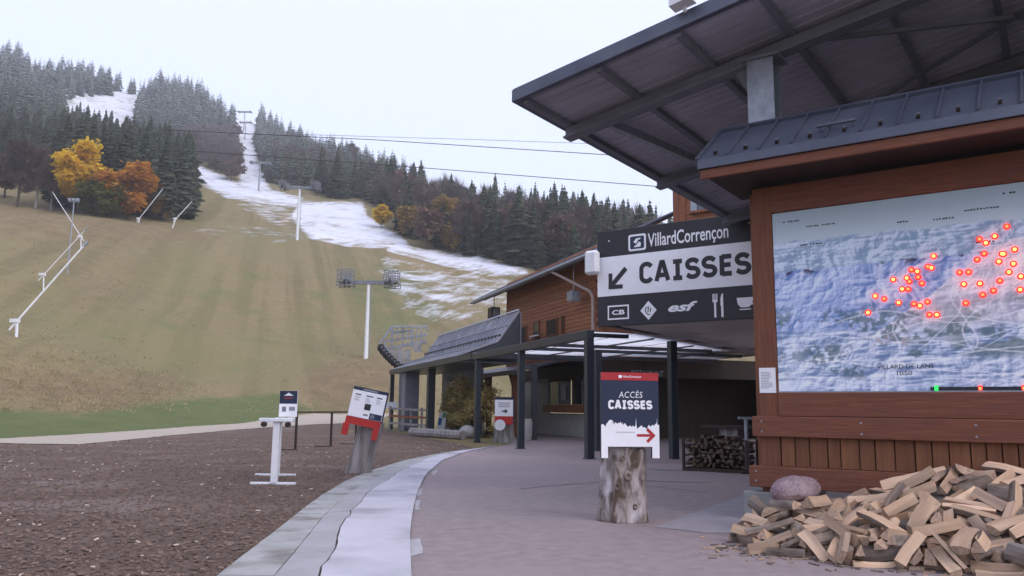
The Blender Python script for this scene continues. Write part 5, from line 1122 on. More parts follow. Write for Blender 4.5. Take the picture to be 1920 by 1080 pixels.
# access sign
def yawf(o, yaw, roll=0.0):
    r = np.array([math.cos(yaw), math.sin(yaw), 0]); u = np.array([0, 0, 1.]); c, s = math.cos(roll), math.sin(roll)
    f = Face(o, r * c + u * s, u * c - r * s); f.n = np.cross(f.r, f.u); return f
ac = empty('access_sign', (1.6, 11.0, .87), 'navy and white sign reading ACCÈS CAISSES standing on a stump', 'sign')
AF = yawf((1.215, 10.885, .86), math.radians(7)); Wd = .80; Hd = 1.14
poly(AF, [(0, 0), (.09, 0), (.09, .15), (Wd - .10, .15), (Wd - .10, 0), (Wd, 0), (Wd, Hd), (0, Hd)], -.06, M_signnavy, ac, 'board', .06)
rect(AF, 0, Wd, Hd - .105, Hd, .002, .005, M_signred, ac, 'red_band')
rb = random.Random(12); top = []; x = 0.0
while x < Wd:
    hgt = .43 + .035 * math.sin(x * 9) + rb.uniform(-.012, .03)
    if .11 < x < .18: hgt = .50
    top.append((x, hgt)); top.append((min(x + .018, Wd), hgt + rb.uniform(-.03, .03))); x += rb.uniform(.02, .05)
for xp in (.17, .48, .77): top.append((xp - .006, .44)); top.append((xp, .53)); top.append((xp + .006, .44))
top = sorted(top); xs_ = [p[0] for p in top]; top = [(xx, yy) for i, (xx, yy) in enumerate(top) if i == 0 or xx > top[i - 1][0] + .001]
top[0] = (0, top[0][1]); top[-1] = (Wd, top[-1][1])
poly(AF, [(0, 0), (.09, 0), (.09, .15), (Wd - .10, .15), (Wd - .10, 0), (Wd, 0)] + top[::-1], .002, M_signwhite, ac, 'white_skyline', .003)
put_text(AF, 'ACCÈS', .245, .80, .33, .105, .004, M_signwhite, ac, offset=.0, shear=.12, space=1.1)
stroke_word(AF, 'CAISSES', .10, .655, .60, .105, .030, .003, M_signwhite, ac, gap=.16)
poly(AF, rr(.245, .29, Hd - .075, Hd - .035, .008), .0055, M_signwhite, ac, 'emblem', .001)
put_text(AF, 'VillardCorrençon', .30, Hd - .075, .26, .036, .0062, M_signwhite, ac, offset=.01)
poly(AF, [(.20, .338), (.46, .338), (.46, .345), (.20, .345)], .0055, M_steelgrey, ac, 'thin_line', .001)
mb = MB(); ribbon(mb, AF, [(.49, .30), (.69, .30)], .035, .004); mb.build('arrow', M_signred, ac)
mb = MB(); ribbon(mb, AF, [(.63, .385), (.72, .30), (.63, .215)], .04, .006); mb.build('arrow', M_signred, ac)
# red framed information sign
rd = empty('information_sign', (-3.3, 18.4, 1.0), 'tilted white information board with red base on the leaning stump', 'sign')
RFa = yawf((-3.70, 18.20, 1.15), math.radians(4), math.radians(-11)); Wr, Hr = .80, .84
rect(RFa, 0, Wr, .12, Hr, -.05, 0, M_signnavy, rd, 'board'); rect(RFa, -.02, Wr - .03, .0, .16, -.06, .012, M_red, rd, 'red_base')
rect(RFa, -.05, .09, -.26, -.002, -.06, .012, M_red, rd, 'red_leg'); rect(RFa, Wr - .17, Wr - .04, -.26, -.002, -.06, .012, M_red, rd, 'red_leg')
rect(RFa, 0, Wr - .03, .17, Hr - .075, .002, .006, M_signwhite, rd, 'white_panel'); rect(RFa, .22, .55, Hr - .055, Hr - .025, .003, .006, M_galv, rd, 'title_strip')
rect(RFa, .33, .47, .36, .50, .0065, .009, M_signdark, rd, 'picture'); rect(RFa, .48, Wr - .04, .175, .31, .0065, .009, M_signnavy, rd, 'picture'); rect(RFa, .50, .60, .2, .28, .0095, .011, M_steelgrey, rd, 'picture')
for x_, y_, w_ in ((.07, .66, .13), (.32, .66, .16), (.56, .66, .13)): rect(RFa, x_, x_ + w_, y_, y_ + .025, .0065, .008, M_signdark, rd, 'print_line')
for x_ in (.07, .32, .56):
    for k_ in range(5): rect(RFa, x_, x_ + random.Random(k_ + int(x_ * 99)).uniform(.08, .15), .62 - k_ * .022, .626 - k_ * .022, .0065, .0075, M_steelgrey, rd, 'print_line')
rect(RFa, .34, .44, .23, .27, .0065, .008, M_steelgrey, rd, 'print_line')
# small far sign
fs = empty('far_sign', (-.28, 36, 1), 'small white and red sign with an arrow on the far stump', 'sign')
FF_ = yawf((-.70, 35.75, .80), math.radians(2)); rect(FF_, .0, .86, .0, 1.2, -.06, 0, M_signnavy, fs, 'board'); rect(FF_, 0, .80, .36, 1.08, .002, .006, M_signwhite, fs, 'white_panel'); rect(FF_, 0, .80, .0, .355, .002, .006, M_red, fs, 'red_panel')
mb = MB(); ribbon(mb, FF_, [(.30, .58), (.50, .58)], .06, .007); ribbon(mb, FF_, [(.44, .66), (.53, .58), (.44, .50)], .05, .009); mb.build('arrow', M_signdark, fs)
for y_ in (.92, .84, .76): rect(FF_, .14, .66, y_, y_ + .03, .0065, .008, M_steelgrey, fs, 'print_line')
rp = MB(); rp.tube((-.47, 35.60, .78), (-.47, 35.66, .78), .24, n=24); tag(rp.build('round_plate', M_white), 'round white plate leaning on the far stump', 'plate')
pt = MB()
prof = [(.30, 0), (.34, .25), (.36, .8), (.33, 1.02), (.28, 1.02), (.27, .9)]
for (r0, z0), (r1, z1) in zip(prof[:-1], prof[1:]):
    V = [(.68 + r_ * math.cos(6.283 * i / 20), 38.5 + r_ * math.sin(6.283 * i / 20), z_) for r_, z_ in ((r0, z0), (r1, z1)) for i in range(20)]; pt.add(V, [(i, (i + 1) % 20, 20 + (i + 1) % 20, 20 + i) for i in range(20)])
tag(pt.build('planter', M_plaster), 'tall cream round planter beside the far stump', 'planter')

# ------------------------------------------------------------------ white display stand
ds = empty('display_stand', (-4.6, 15.9, 0), 'white steel display stand with tray and poster on the mulch', 'display stand')
fx_, fy_ = -4.53, 15.75; bx_, by_ = -5.05, 17.7
for x_, y_, n_ in ((fx_, fy_, 1.2), (bx_, by_, 1.15)):
    MB().box(x_ - .065, x_ + .065, y_ - .04, y_ + .04, .03, n_).build('leg', M_white, ds, .006); MB().box(x_ - .45, x_ + .42, y_ - .04, y_ + .04, .012, .055).build('foot', M_white, ds, .006)
MB().bar((fx_ + .02, fy_, .18), (bx_ + .02, by_, .18), .06, .05).build('tie_bar', M_white, ds)
MB().box(fx_ - .33, fx_ + .32, fy_ - .09, fy_ + .12, 1.20, 1.27).build('tray', M_white, ds, .008)
MB().bar((fx_, fy_ + .13, 1.22), (bx_, by_ + .1, 1.22), .20, .06).build('tray_spine', M_white, ds); MB().bar((bx_ - .25, by_, 1.17), (bx_ + .25, by_, 1.17), .06, .05).build('rear_crossbar', M_white, ds)
for x_ in (-.22, .24): MB().tube((fx_ + x_, fy_ - .16, 1.15), (fx_ + x_, fy_ - .06, 1.15), .05, n=12).build('cap', M_blackmetal, ds)
PF = yawf((-4.665, 16.3, 1.29), 0); rect(PF, 0, .36, 0, .52, -.03, 0, M_signwhite, ds, 'poster'); rect(PF, .003, .357, .26, .518, .001, .004, M_signnavy, ds, 'poster_head')
poly(PF, [(.08, .42), (.28, .42), (.23, .45), (.18, .48), (.14, .45)], .0045, M_white, ds, 'poster_logo', .001); rect(PF, .10, .26, .36, .38, .0045, .006, M_signred, ds, 'poster_line'); rect(PF, .06, .14, .10, .20, .001, .003, M_steelgrey, ds, 'poster_picture'); rect(PF, .20, .32, .12, .20, .001, .003, M_galv, ds, 'poster_picture')

# ------------------------------------------------------------------ low barrier, rail fence, bench log, bushes
bf = empty('barrier', (-7.2, 28.5, 0), 'low black metal barrier beyond the white stand', 'barrier')
pa_, pb_, pc_ = Vector((-7.36, 27.9, 0)), Vector((-6.75, 30.6, 0)), Vector((-6.2, 32.6, 0))
for p_ in (pa_, pb_, pc_): MB().tube(p_, p_ + Vector((0, 0, 1.27)), .045, n=10).build('post', M_blackmetal, bf); MB().box(p_.x - .6, p_.x + .08, p_.y - .04, p_.y + .04, .012, .05).build('foot', M_blackmetal, bf)
MB().bar(pa_ + Vector((0, 0, 1.30)), pc_ + Vector((0, 0, 1.30)), .07, .05).build('rail', M_blackmetal, bf)
rf = empty('rail_fence', (-6.6, 50, 0), 'weathered timber rail fence under the lift station roof', 'fence')
fp = [Vector((-7.6 + .75 * i, 51.0 - .75 * i, float(zt(-7.6 + .75 * i, 51.0 - .75 * i)))) for i in range(5)]
for p_ in fp: MB().bar(p_, p_ + Vector((0, 0, 1.5)), .12, .12).build('post', M_stumpgrey, rf)
for h_ in (.45, .9, 1.35):
    for p_, q_ in zip(fp[:-1], fp[1:]): MB().bar(p_ + Vector((0, -.08, h_)), q_ + Vector((0, -.08, h_)), .05, .13).build('rail', M_stumpgrey if h_ != .9 else M_orange_wood, rf)
lb = MB(); a_, b_ = Vector((-5.2, 42.9, .22)), Vector((-2.25, 38.75, .22)); lb.tube(a_, b_, .24, .22, 9); tag(lb.build('bench_log', M_stumpgrey), 'long pale squared log lying before the bushes', 'log')
for k_, (px_, Yb, h_, w_, lab) in enumerate([(862, 44, 3.0, 1.1, 'tall olive yellow shrub behind the bench log'), (884, 42.6, 3.4, 1.2, 'tallest shrub by the lean-to, yellowing leaves'), (908, 41.5, 2.6, 1.0, 'shrub next to the pergola post, yellowing leaves'), (845, 47, 2.4, .9, 'smallest shrub near the lift station pier')]):
    p = aty(px_, 800, Yb); p[2] = 0.0; broad(0, 0, h_, w_, 'shrub', lab, 'shrubs under the lift station eave', nleaf=2200, ls=.16, seed=30 + k_, low=.05, ground_hit=p)
rk = bmesh.new(); bmesh.ops.create_icosphere(rk, subdivisions=3, radius=.45)
for v_ in rk.verts: v_.co *= 1 + .25 * (fbm(np.array(v_.co.x * 3 + 5), np.array(v_.co.y * 3 + v_.co.z * 2), 3) - .5); v_.co.z *= .8
rm = bpy.data.meshes.new('boulder'); rk.to_mesh(rm); rk.free(); rm.materials.append(M_conc); ro = bpy.data.objects.new('boulder', rm); COL.objects.link(ro); q = aty(876, 805, 41.0); ro.location = (q[0], q[1], .3); tag(ro, 'pale rounded boulder before the shrubs', 'boulder')
sk = empty('banner', tuple(onz(822, 818)), 'slim blue and white banner leaning by the station pier', 'banner'); q = aty(818, 806, 46.0); BFc = yawf((q[0], q[1], .1), 0, math.radians(-8)); rect(BFc, 0, .42, 0, 1.25, -.03, 0, M_white, sk, 'cloth'); rect(BFc, .0, .2, .45, .85, .002, .006, pm('banner_blue', (.04, .16, .45), (.03, .12, .36), 2.0, .5), sk, 'blue_field'); rect(BFc, .2, .42, .9, 1.2, .002, .006, pm('banner_green', (.05, .25, .22), (.04, .2, .18), 2.0, .5), sk, 'green_field'); sk.location = (q[0], q[1], 0)
for c_ in sk.children: c_.data.transform(Matrix.Translation(np.array(onz(822, 818)) - np.array([q[0], q[1], 0])))
# ------------------------------------------------------------------ firewood
LOGDATA = [(19,1.166,-2.062,0.036,0.477,-0.451,-0.509,0.557),(1,4.155,-1.857,0.12,0.005,0.161,-0.821,-0.547),(0,3.514,-1.413,0.319,0.62,-0.246,0.562,-0.489),(2,0.884,-0.99,0.051,0.069,-0.97,0.232,-0.015),
(6,4.433,-1.941,0.049,0.976,0.2,0.02,-0.084),(20,1.352,-0.671,0.171,0.16,0.955,0.043,0.244),(11,2.278,-0.427,0.717,0.248,-0.083,0.926,0.271),(19,0.681,-0.557,0.036,0.546,-0.483,0.457,-0.51),
(1,1.882,-0.138,0.498,0.034,0.263,-0.297,-0.917),(13,2.202,-2.557,0.038,0.967,-0.044,-0.022,0.249),(7,3.959,-0.786,0.651,0.118,-0.937,0.315,0.095),(3,3.186,-0.984,0.534,0.02,-0.998,0.053,-0.002),
(6,2.101,-0.96,0.42,0.144,-0.33,0.887,0.287),(9,3.434,-1.701,0.163,0.552,-0.279,-0.639,0.458),(15,2.07,-1.538,0.228,0.022,-0.332,-0.923,-0.191),(14,3.284,-1.833,0.105,0.394,-0.166,-0.678,0.598),
(6,1.264,-0.855,0.112,0.153,0.97,-0.072,0.177),(13,2.321,-1.927,0.049,0.067,-0.01,0.225,-0.972),(5,4.403,-2.094,0.046,0.004,-0.103,-0.995,-0.005),(4,1.095,-0.41,0.057,0.72,0.179,-0.204,-0.639),
(5,0.715,-1.514,0.045,0.055,0.716,0.693,0.064),(11,1.583,-1.514,0.116,0.397,-0.207,0.647,-0.617),(22,3.513,-0.366,0.776,0.078,0.029,-0.178,-0.98),(8,2.046,-1.718,0.159,0.11,0.333,0.77,0.533),
(8,3.237,-0.824,0.631,0.141,0.98,-0.123,-0.064),(22,2.646,-1.942,0.083,0.878,0.217,-0.013,0.427),(11,4.467,-1.487,0.322,0.752,0.462,0.028,0.469),(18,2.794,-2.29,0.041,0.985,-0.019,0.006,0.17),
(6,1.076,-1.74,0.053,0.041,-0.008,0.89,-0.454),(7,1.452,-0.278,0.254,0.148,0.264,0.025,-0.953),(13,2.668,-1.289,0.363,0.354,-0.811,0.466,0.011),(0,2.325,-0.743,0.583,0.182,0.089,0.877,-0.435),
(1,2.888,-1.73,0.152,0.139,-0.133,-0.923,0.332),(11,3.874,-1.638,0.282,0.604,0.789,-0.036,-0.107),(19,2.271,-1.489,0.264,0.835,0.468,-0.07,-0.282),(21,1.26,-1.223,0.085,0.114,-0.076,0.989,0.052),
(13,4.509,-2.465,0.031,0.132,0.986,0.104,0.011),(19,1.627,-0.068,0.357,0.283,0.921,0.042,0.265),(15,4.166,-2.22,0.102,0.088,0.026,0.318,0.944),(1,3.655,-0.721,0.65,0.69,-0.516,0.445,-0.245),
(1,1.758,-1.834,0.092,0.001,-0.122,0.903,0.413),(15,2.88,-0.578,0.697,0.903,0.183,-0.094,0.377),(9,1.177,-1.504,0.053,0.125,0.426,0.873,0.2),(1,0.401,-0.647,0.03,0.566,-0.702,-0.335,0.272),
(13,3.881,-1.357,0.351,0.057,-0.633,-0.719,-0.282),(12,2.644,-2.424,0.135,0.216,0.597,0.728,0.257),(0,2.953,-1.491,0.27,0.573,-0.402,-0.623,0.35),(15,3.38,-0.534,0.765,0.14,-0.279,0.939,0.146),
(1,1.012,-1.607,0.088,0.717,-0.669,-0.194,0.024),(23,0.9,-1.323,0.056,0.851,0.131,-0.072,-0.504),(3,3.527,-2.003,0.134,0.187,0.499,-0.753,-0.385),(13,3.733,-1.959,0.09,0.015,0.698,-0.686,-0.203),
(8,0.728,-1.515,0.122,0.577,-0.674,-0.376,0.267),(10,3.335,-1.424,0.308,0.062,-0.844,-0.49,-0.207),(9,1.766,-2.356,0.049,0.168,0.665,-0.706,-0.175),(17,1.514,-0.48,0.296,0.948,0.17,-0.266,0.033),
(14,0.835,-0.531,0.071,0.574,0.221,0.262,0.744),(19,2.572,-1.64,0.289,0.062,0.267,-0.945,-0.181),(17,3.645,-2.52,0.034,0.041,-0.063,0.79,-0.609),(3,0.956,-0.567,0.054,0.633,-0.093,-0.102,0.762),
(7,1.557,-0.376,0.354,0.056,0.215,0.224,-0.949),(11,3.281,-1.095,0.591,0.135,-0.677,0.55,0.469),(18,1.811,-1.968,0.039,0.077,-0.994,-0.072,0.008),(15,0.841,-2.188,0.063,0.049,-0.379,-0.909,0.165),
(3,1.64,-1.071,0.237,0.161,0.045,0.934,0.315),(17,1.524,-1.719,0.185,0.083,-0.018,-0.731,-0.677),(1,2.187,-1.19,0.35,0.25,-0.052,0.838,-0.482),(4,1.207,-1.059,0.176,0.292,-0.295,-0.724,0.551),
(6,3.58,-1.154,0.454,0.045,-0.864,0.463,0.192),(21,1.839,-1.423,0.236,0.598,0.474,0.218,0.608),(7,0.451,-1.251,0.057,0.217,0.645,0.691,0.242),(21,2.461,-2.293,0.03,0.577,-0,-0.006,0.817),
(3,3.225,-2.321,0.044,0.04,-0.04,0.736,-0.674),(15,2.234,-2.406,0.089,0.119,-0.124,0.951,-0.255),(1,4.626,-1.74,0.184,0.77,0.479,0.004,0.421),(10,4.511,-2.036,0.123,0.974,0.046,-0.005,0.221),
(19,0.667,-1.171,0.111,0.142,-0.493,0.857,-0.044),(23,0.896,-0.22,0.106,0.357,-0.095,0.114,0.922),(8,4.216,-1.652,0.236,0.621,-0.64,-0.437,0.115),(13,4.262,-1.046,0.518,0.066,-0.522,0.796,0.3),
(9,3.972,-0.602,0.742,0.854,0.392,-0.013,-0.341),(0,4.192,-2.367,0.078,0.232,-0.04,0.233,0.944),(0,3.175,-1.701,0.342,0.161,0.496,0.636,0.568),(2,1.952,-1.953,0.158,0.705,0.22,0.105,-0.666),
(23,0.691,-1.886,0.056,0.211,-0.024,0.122,-0.97),(7,2.941,-2.076,0.086,0.062,-0.093,0.979,0.17),(5,2.78,-2.407,0.104,0.041,-0.523,-0.826,-0.206),(13,3.871,-2.34,0.035,0.018,-0.99,0.141,-0),
(14,1.05,-0.922,0.071,0.512,-0.826,0.162,-0.174),(4,3.817,-1.679,0.199,0.001,-0.097,-0.856,-0.508),(15,3.525,-2.673,0.075,0.029,0.066,-0.994,-0.085),(7,0.95,-1.045,0.139,0.492,-0.019,-0.125,0.861),
(4,4.465,-1.685,0.206,0.598,-0.775,-0.202,0.037),(6,4.024,-0.949,0.568,0.002,0.342,0.86,0.379),(6,2.031,-2.573,0.084,0.349,-0.469,-0.472,0.66),(10,3.124,-1.275,0.419,0.989,-0.138,0.011,-0.061),
(14,4.375,-1.173,0.524,0.072,0.151,-0.787,-0.594),(13,2.082,-1.187,0.393,0.369,0.864,0.255,0.227),(2,1.289,-0.056,0.154,0.914,-0.082,-0.261,0.298),(7,1.272,-2.007,0.143,0.814,0.054,0.203,-0.541),
(23,3.016,-1.758,0.254,0.136,0.581,-0.783,-0.174),(17,2.358,-0.148,0.711,0.151,0.055,0.659,-0.735),(6,4.369,-1.375,0.377,0.2,-0.179,0.944,-0.192),(22,4.821,-1.683,0.194,0.051,-0.466,0.802,0.369),
(2,4.707,-2.281,0.083,0.779,-0.007,0.098,0.619),(18,0.29,-1.421,0.042,0.082,0.684,0.718,0.095),(13,1.716,-1.188,0.304,0.887,0.058,-0.361,0.282),(18,2.846,-1.431,0.369,0.077,0.741,-0.634,-0.207),
(10,3.24,-2.448,0.046,0.997,-0.04,-0.035,0.047),(20,1.544,-0.552,0.386,0.778,0.585,-0.209,0.095),(0,1.694,-2.002,0.14,0.046,0.947,0.294,0.12),(14,3.627,-0.922,0.553,0.755,-0.418,0.407,-0.299),
(20,0.685,-0.513,0.172,0.179,0.899,-0.389,-0.094),(23,3.739,-2.024,0.193,0.613,-0.772,0.105,0.131),(11,1.452,-2.072,0.073,0.134,0.494,0.815,0.271),(23,3.589,-2.266,0.09,0.795,-0.055,-0.14,0.588),
(10,2.435,-1.712,0.15,0.012,-0.007,0.93,0.368),(9,2.396,-2.706,0.031,0.043,-0.077,-0.807,0.584),(23,1.421,-1.812,0.087,0.068,-0.011,0.886,-0.459),(12,0.743,-1.964,0.116,0.728,-0.675,-0.017,0.122),
(0,1.749,-1.426,0.232,0.646,-0.332,-0.599,0.338),(14,0.557,-0.928,0.029,0.454,-0.416,-0.529,0.584),(0,1.502,-0.951,0.223,0.161,0.105,0.976,-0.103),(20,3.163,-1.557,0.295,0.096,-0.866,0.483,0.091),
(13,4.246,-1.915,0.195,0.954,0.158,-0.095,0.237),(6,1.84,-0.32,0.52,0.408,-0.134,-0.26,0.865),(15,0.469,-2.236,0.077,0.17,0.931,0.316,0.062),(4,1.68,-2.182,0.076,0.81,-0.342,-0.276,0.388),
(7,0.99,-1.738,0.144,0.055,0.994,0.095,-0.017),(4,3.769,-1.948,0.233,0.152,-0.971,0.029,0.18),(22,2.954,-1.943,0.149,0.902,0.402,-0.069,0.14),(17,3.157,-0.097,0.767,0.114,0.007,0.223,0.968),
(23,2.293,-1.883,0.171,0.622,0.251,-0.057,0.739),(7,1.44,-2.275,0.152,0.19,0.915,0.244,0.259),(0,2.74,-1.604,0.359,0.633,-0.183,-0.496,0.565),(8,3.446,-2.358,0.209,0.239,0.92,-0.27,-0.149),
(2,3.048,-1.968,0.052,0.021,0.085,0.964,0.251),(17,2.21,-1.652,0.304,0.015,0.056,0.008,-0.998),(18,2.509,-2.312,0.122,0.328,-0.696,0.576,-0.274),(8,4.041,-1.676,0.359,0.185,0.776,0.554,0.237),
(8,0.151,-1.877,0.071,0.249,0.668,-0.655,-0.25),(4,2.668,-0.929,0.519,0.777,-0.399,-0.382,0.301),(19,2.614,-0.541,0.69,0.564,-0.307,0.604,-0.472),(19,2.455,-1.086,0.474,0.74,-0.074,0.331,-0.582),
(18,1.107,-2.39,0.124,0.962,0.024,-0.198,0.186),(20,3.086,-2.037,0.212,0.905,0.292,-0.04,0.306),(10,2.777,-0.429,0.735,0.168,0.807,0.552,0.125),(19,1.004,-2.069,0.085,0.503,-0.521,-0.37,0.582),
(4,4.27,-2.012,0.143,0.959,-0.181,-0.089,0.2),(13,1.757,-1.536,0.323,0.567,0.021,0.302,-0.766),(13,2.711,-1.936,0.186,0.479,-0.052,-0.17,0.86),(16,1.705,-1.074,0.358,0.435,0.158,-0.047,-0.885),
(10,1.082,-0.472,0.191,0.438,0.214,-0.022,0.873),(17,2.199,-2.303,0.133,0.492,0.841,0.166,0.153),(2,1.477,-1.489,0.174,0.883,-0.158,-0.289,0.334),(23,4.212,-1.492,0.418,0.007,-0.8,-0.599,-0.017),
(18,2.956,-1.379,0.453,0.112,-0.984,0.108,0.084),(12,1.204,-0.798,0.167,0.529,-0.845,-0.042,-0.061),(17,2.164,-2.2,0.076,0.851,-0.489,-0.152,0.114),(16,4.806,-2.289,0.081,0.187,0.599,-0.772,-0.098),
(22,2.777,-2.178,0.113,0.226,-0.261,-0.758,0.554),(18,0.131,-0.803,0.035,0.027,0.649,0.76,0.029),(19,1.622,-2.262,0.185,0.13,0.901,0.384,0.153),(2,3.804,-1.829,0.216,0.406,-0.898,0.009,0.169),
(9,3.134,-2.257,0.196,0.523,-0.048,0.175,-0.833),(0,1.927,-1.047,0.392,0.561,-0.424,0.406,-0.584),(9,3.172,-2.229,0.079,0.173,-0.065,-0.211,-0.96),(4,2.075,-1.877,0.255,0.773,0.194,0.115,0.593),
(13,1.011,-0.972,0.263,0.069,-0.837,0.521,0.153),(19,2.908,-2.795,0.049,0.959,0.248,-0.035,-0.136),(14,3.326,-2.087,0.192,0.469,0.152,-0.16,-0.855),(5,5.394,-2.103,0.035,0.145,0.005,-0.013,-0.989),
(8,4.051,-2.081,0.217,0.489,-0.552,-0.532,0.416),(18,1.615,-0.883,0.352,0.354,0.31,0.881,0.056),(21,3.36,-0.038,0.804,0.029,-0.036,-0.953,0.299),(6,0.741,-1.687,0.238,0.93,0.197,-0.038,-0.307),
(22,3.555,-1.67,0.315,0.443,-0.23,0.626,-0.599),(19,1.218,-0.975,0.236,0.418,-0.813,0.389,-0.112),(6,0.992,-1.46,0.148,0.948,0.098,0.13,0.273),(9,1.262,-0.53,0.197,0.463,0.333,0.781,0.256),
(6,1.627,-2.51,0.144,0.866,0.288,0.201,-0.356),(22,3.155,-0.482,0.733,0.45,-0.3,0.716,-0.441),(13,0.857,-0.549,0.171,0.161,-0.364,-0.894,0.207),(22,3.092,-1.06,0.6,0.857,0.305,-0.001,-0.415),
(3,3.678,-2.484,0.155,0.29,-0.287,0.475,-0.78),(22,2.21,-2.352,0.211,0.059,0.699,-0.708,-0.083),(10,3.514,-1.573,0.36,0.83,0.278,0.002,0.483),(11,3.403,-1.444,0.441,0.434,0.42,-0.198,-0.772),
(17,2.308,-1.364,0.341,0.069,-0.027,-0.477,0.876),(3,1.087,-2.05,0.117,0.457,0.502,0.529,0.508),(10,1.629,-0.677,0.353,0.211,-0.972,0.051,-0.091),(2,3.915,-0.197,0.821,0.416,0.48,0.592,0.496),
(6,2.463,-1.989,0.179,0.028,0.593,-0.781,0.197),(7,4.089,-0.231,0.806,0.016,0.672,0.74,0.007),(5,2.088,-0.906,0.539,0.545,0.293,0.036,-0.785),(14,1.236,-0.164,0.227,0.656,-0.099,0.202,-0.721),
(1,0.336,-1.325,0.123,0.566,-0.741,-0.335,0.134),(16,3.087,-1.698,0.349,0.108,-0.518,-0.841,-0.113),(4,1.325,-2.603,0.047,0.275,0.959,0.062,0.025),(0,2.81,-0.908,0.537,0.425,-0.17,0.661,-0.595),
(2,4.967,-2.104,0.101,0.512,-0.164,0.078,-0.84),(9,1.452,-1.62,0.25,0.953,0.038,-0.012,-0.299),(19,2.469,-2.448,0.178,0.804,0.103,-0.253,0.529),(14,0.881,-0.421,0.176,0.401,-0.802,0.412,-0.165),
(4,0.933,-0.683,0.258,0.02,0.683,0.709,0.174),(0,4.002,-1.406,0.403,0.17,-0.777,-0.605,-0.023),(14,1.258,-1.443,0.181,0.658,0.457,-0.364,-0.475),(18,3.159,-2.636,0.07,0.024,-0.493,-0.863,-0.112),
(0,0.71,-1.347,0.141,0.132,-0.878,-0.459,0.02),(10,3.713,-2.149,0.185,0.084,0.994,0.075,-0.012),(22,0.465,-2.085,0.105,0.605,-0.772,-0.003,-0.193),(10,1.737,-1.807,0.229,0.377,0.265,-0.239,-0.855),
(15,4.119,-1.8,0.383,0.918,0.09,0.32,-0.214),(17,1.158,-1.133,0.285,0.86,-0.501,0.048,-0.086),(4,1.427,-2.056,0.184,0.444,0.027,-0.197,-0.874),(22,3.616,-1.616,0.279,0.584,0.045,0.146,-0.797),
(18,1.914,-2.376,0.084,0.353,0.553,0.605,0.452),(7,0.99,-2.029,0.227,0.972,-0.034,-0.152,0.177),(19,2.883,-1.11,0.507,0.985,-0.163,0.061,0.012),(22,1.294,-1.252,0.305,0.991,0.075,0.062,-0.093),
(20,2.077,-1.526,0.341,0.115,-0.01,0.966,-0.233),(19,1.351,0.111,0.049,0.044,0.012,0.25,0.967),(10,1.521,-1.983,0.234,0.187,-0.845,-0.486,0.125),(0,4.19,-2.632,0.034,0.457,-0.602,0.527,-0.389),
(8,0.671,-0.919,0.227,0.881,0.373,-0.048,0.287),(14,3.867,-2.557,0.126,0.912,-0.34,0.066,0.218),(17,0.858,-0.082,0.142,0.066,-0.107,-0.509,-0.852),(8,2.484,-1.39,0.446,0.631,-0.488,-0.525,0.296),
(12,3.27,-1.413,0.449,0.507,-0.369,0.737,-0.252),(1,1.496,-0.216,0.366,0.634,-0.714,-0.096,-0.281),(14,2.618,-1.681,0.428,0.631,0.182,0.273,0.702),(7,0.687,-1.062,0.293,0.895,0.386,0.141,-0.174),
(15,3.787,-1.907,0.336,0.784,0.161,0.1,0.591),(13,2.584,-1.945,0.222,0.437,0.049,0.142,0.887),(21,2.812,-2.353,0.2,0.87,-0.225,0.386,-0.208),(17,1.232,-0.338,0.305,0.785,-0.568,0.053,-0.242),
(17,4.603,-2.036,0.186,0.59,-0.664,0.397,-0.23),(18,2.533,-0.427,0.752,0.307,0.677,0.604,0.289),(10,0.686,-0.635,0.179,0.12,0.415,0.769,0.472),(20,2.848,-1.95,0.254,0.406,-0.516,0.612,-0.44),
(3,1.054,-1.36,0.217,0.151,0.373,0.915,-0.015),(5,0.49,-0.186,0.061,0.127,0.154,-0.749,-0.632),(22,2.127,-2.192,0.172,0.433,-0.592,0.39,-0.557),(23,4.262,-2.244,0.226,0.147,-0.604,-0.762,0.184),
(16,0.423,-0.839,0.141,0.399,0.265,-0.091,-0.873),(2,0.564,-1.844,0.149,0.262,0.112,0.931,0.227),(21,2.488,-1.661,0.413,0.003,-0.62,0.693,0.367),(13,0.576,-0.7,0.146,0.134,-0.872,0.471,-0.017),
(6,1.656,-1.453,0.273,0.581,-0.353,0.693,-0.238),(17,1.485,-0.94,0.315,0.644,-0.216,0.427,-0.597),(1,1.497,-1.544,0.276,0.196,-0.35,-0.568,0.718),(16,2.331,-2.118,0.216,0.256,-0.508,0.63,-0.529),
(4,0.63,-2.384,0.032,0.754,-0.601,-0.162,0.21),(19,4.392,-1.073,0.613,0.106,0.916,0.382,0.057),(21,2.882,-1.176,0.465,0.048,0.03,0.298,0.953),(13,2.216,-1.903,0.249,0.616,0.291,0.083,-0.727),
(0,1.965,-2.135,0.201,0.133,-0.499,-0.824,0.233),(15,3.961,-2.511,0.2,0.016,0.124,0.052,0.991),(12,4.243,-0.575,0.776,0.081,0.701,-0.605,-0.37),(15,1.077,-0.991,0.353,0.037,-0.055,-0.997,-0.031),
(9,1.083,-2.555,0.031,0.686,-0.57,-0.284,0.352),(6,4.478,-2.391,0.09,0.662,-0.082,0.093,0.739),(22,2.658,-1.927,0.315,0.782,-0.571,-0.23,0.096),(22,1.804,-2.221,0.259,0.315,-0.118,-0.768,0.545),
(21,4.424,-2.111,0.203,0.016,0.884,-0.424,-0.195),(20,1.819,-0.764,0.439,0.06,0.047,0.696,-0.714),(15,0.447,-1.521,0.165,0.081,-0.699,-0.7,-0.12),(15,2.713,-0.216,0.807,0.197,0.794,-0.575,-0.025),
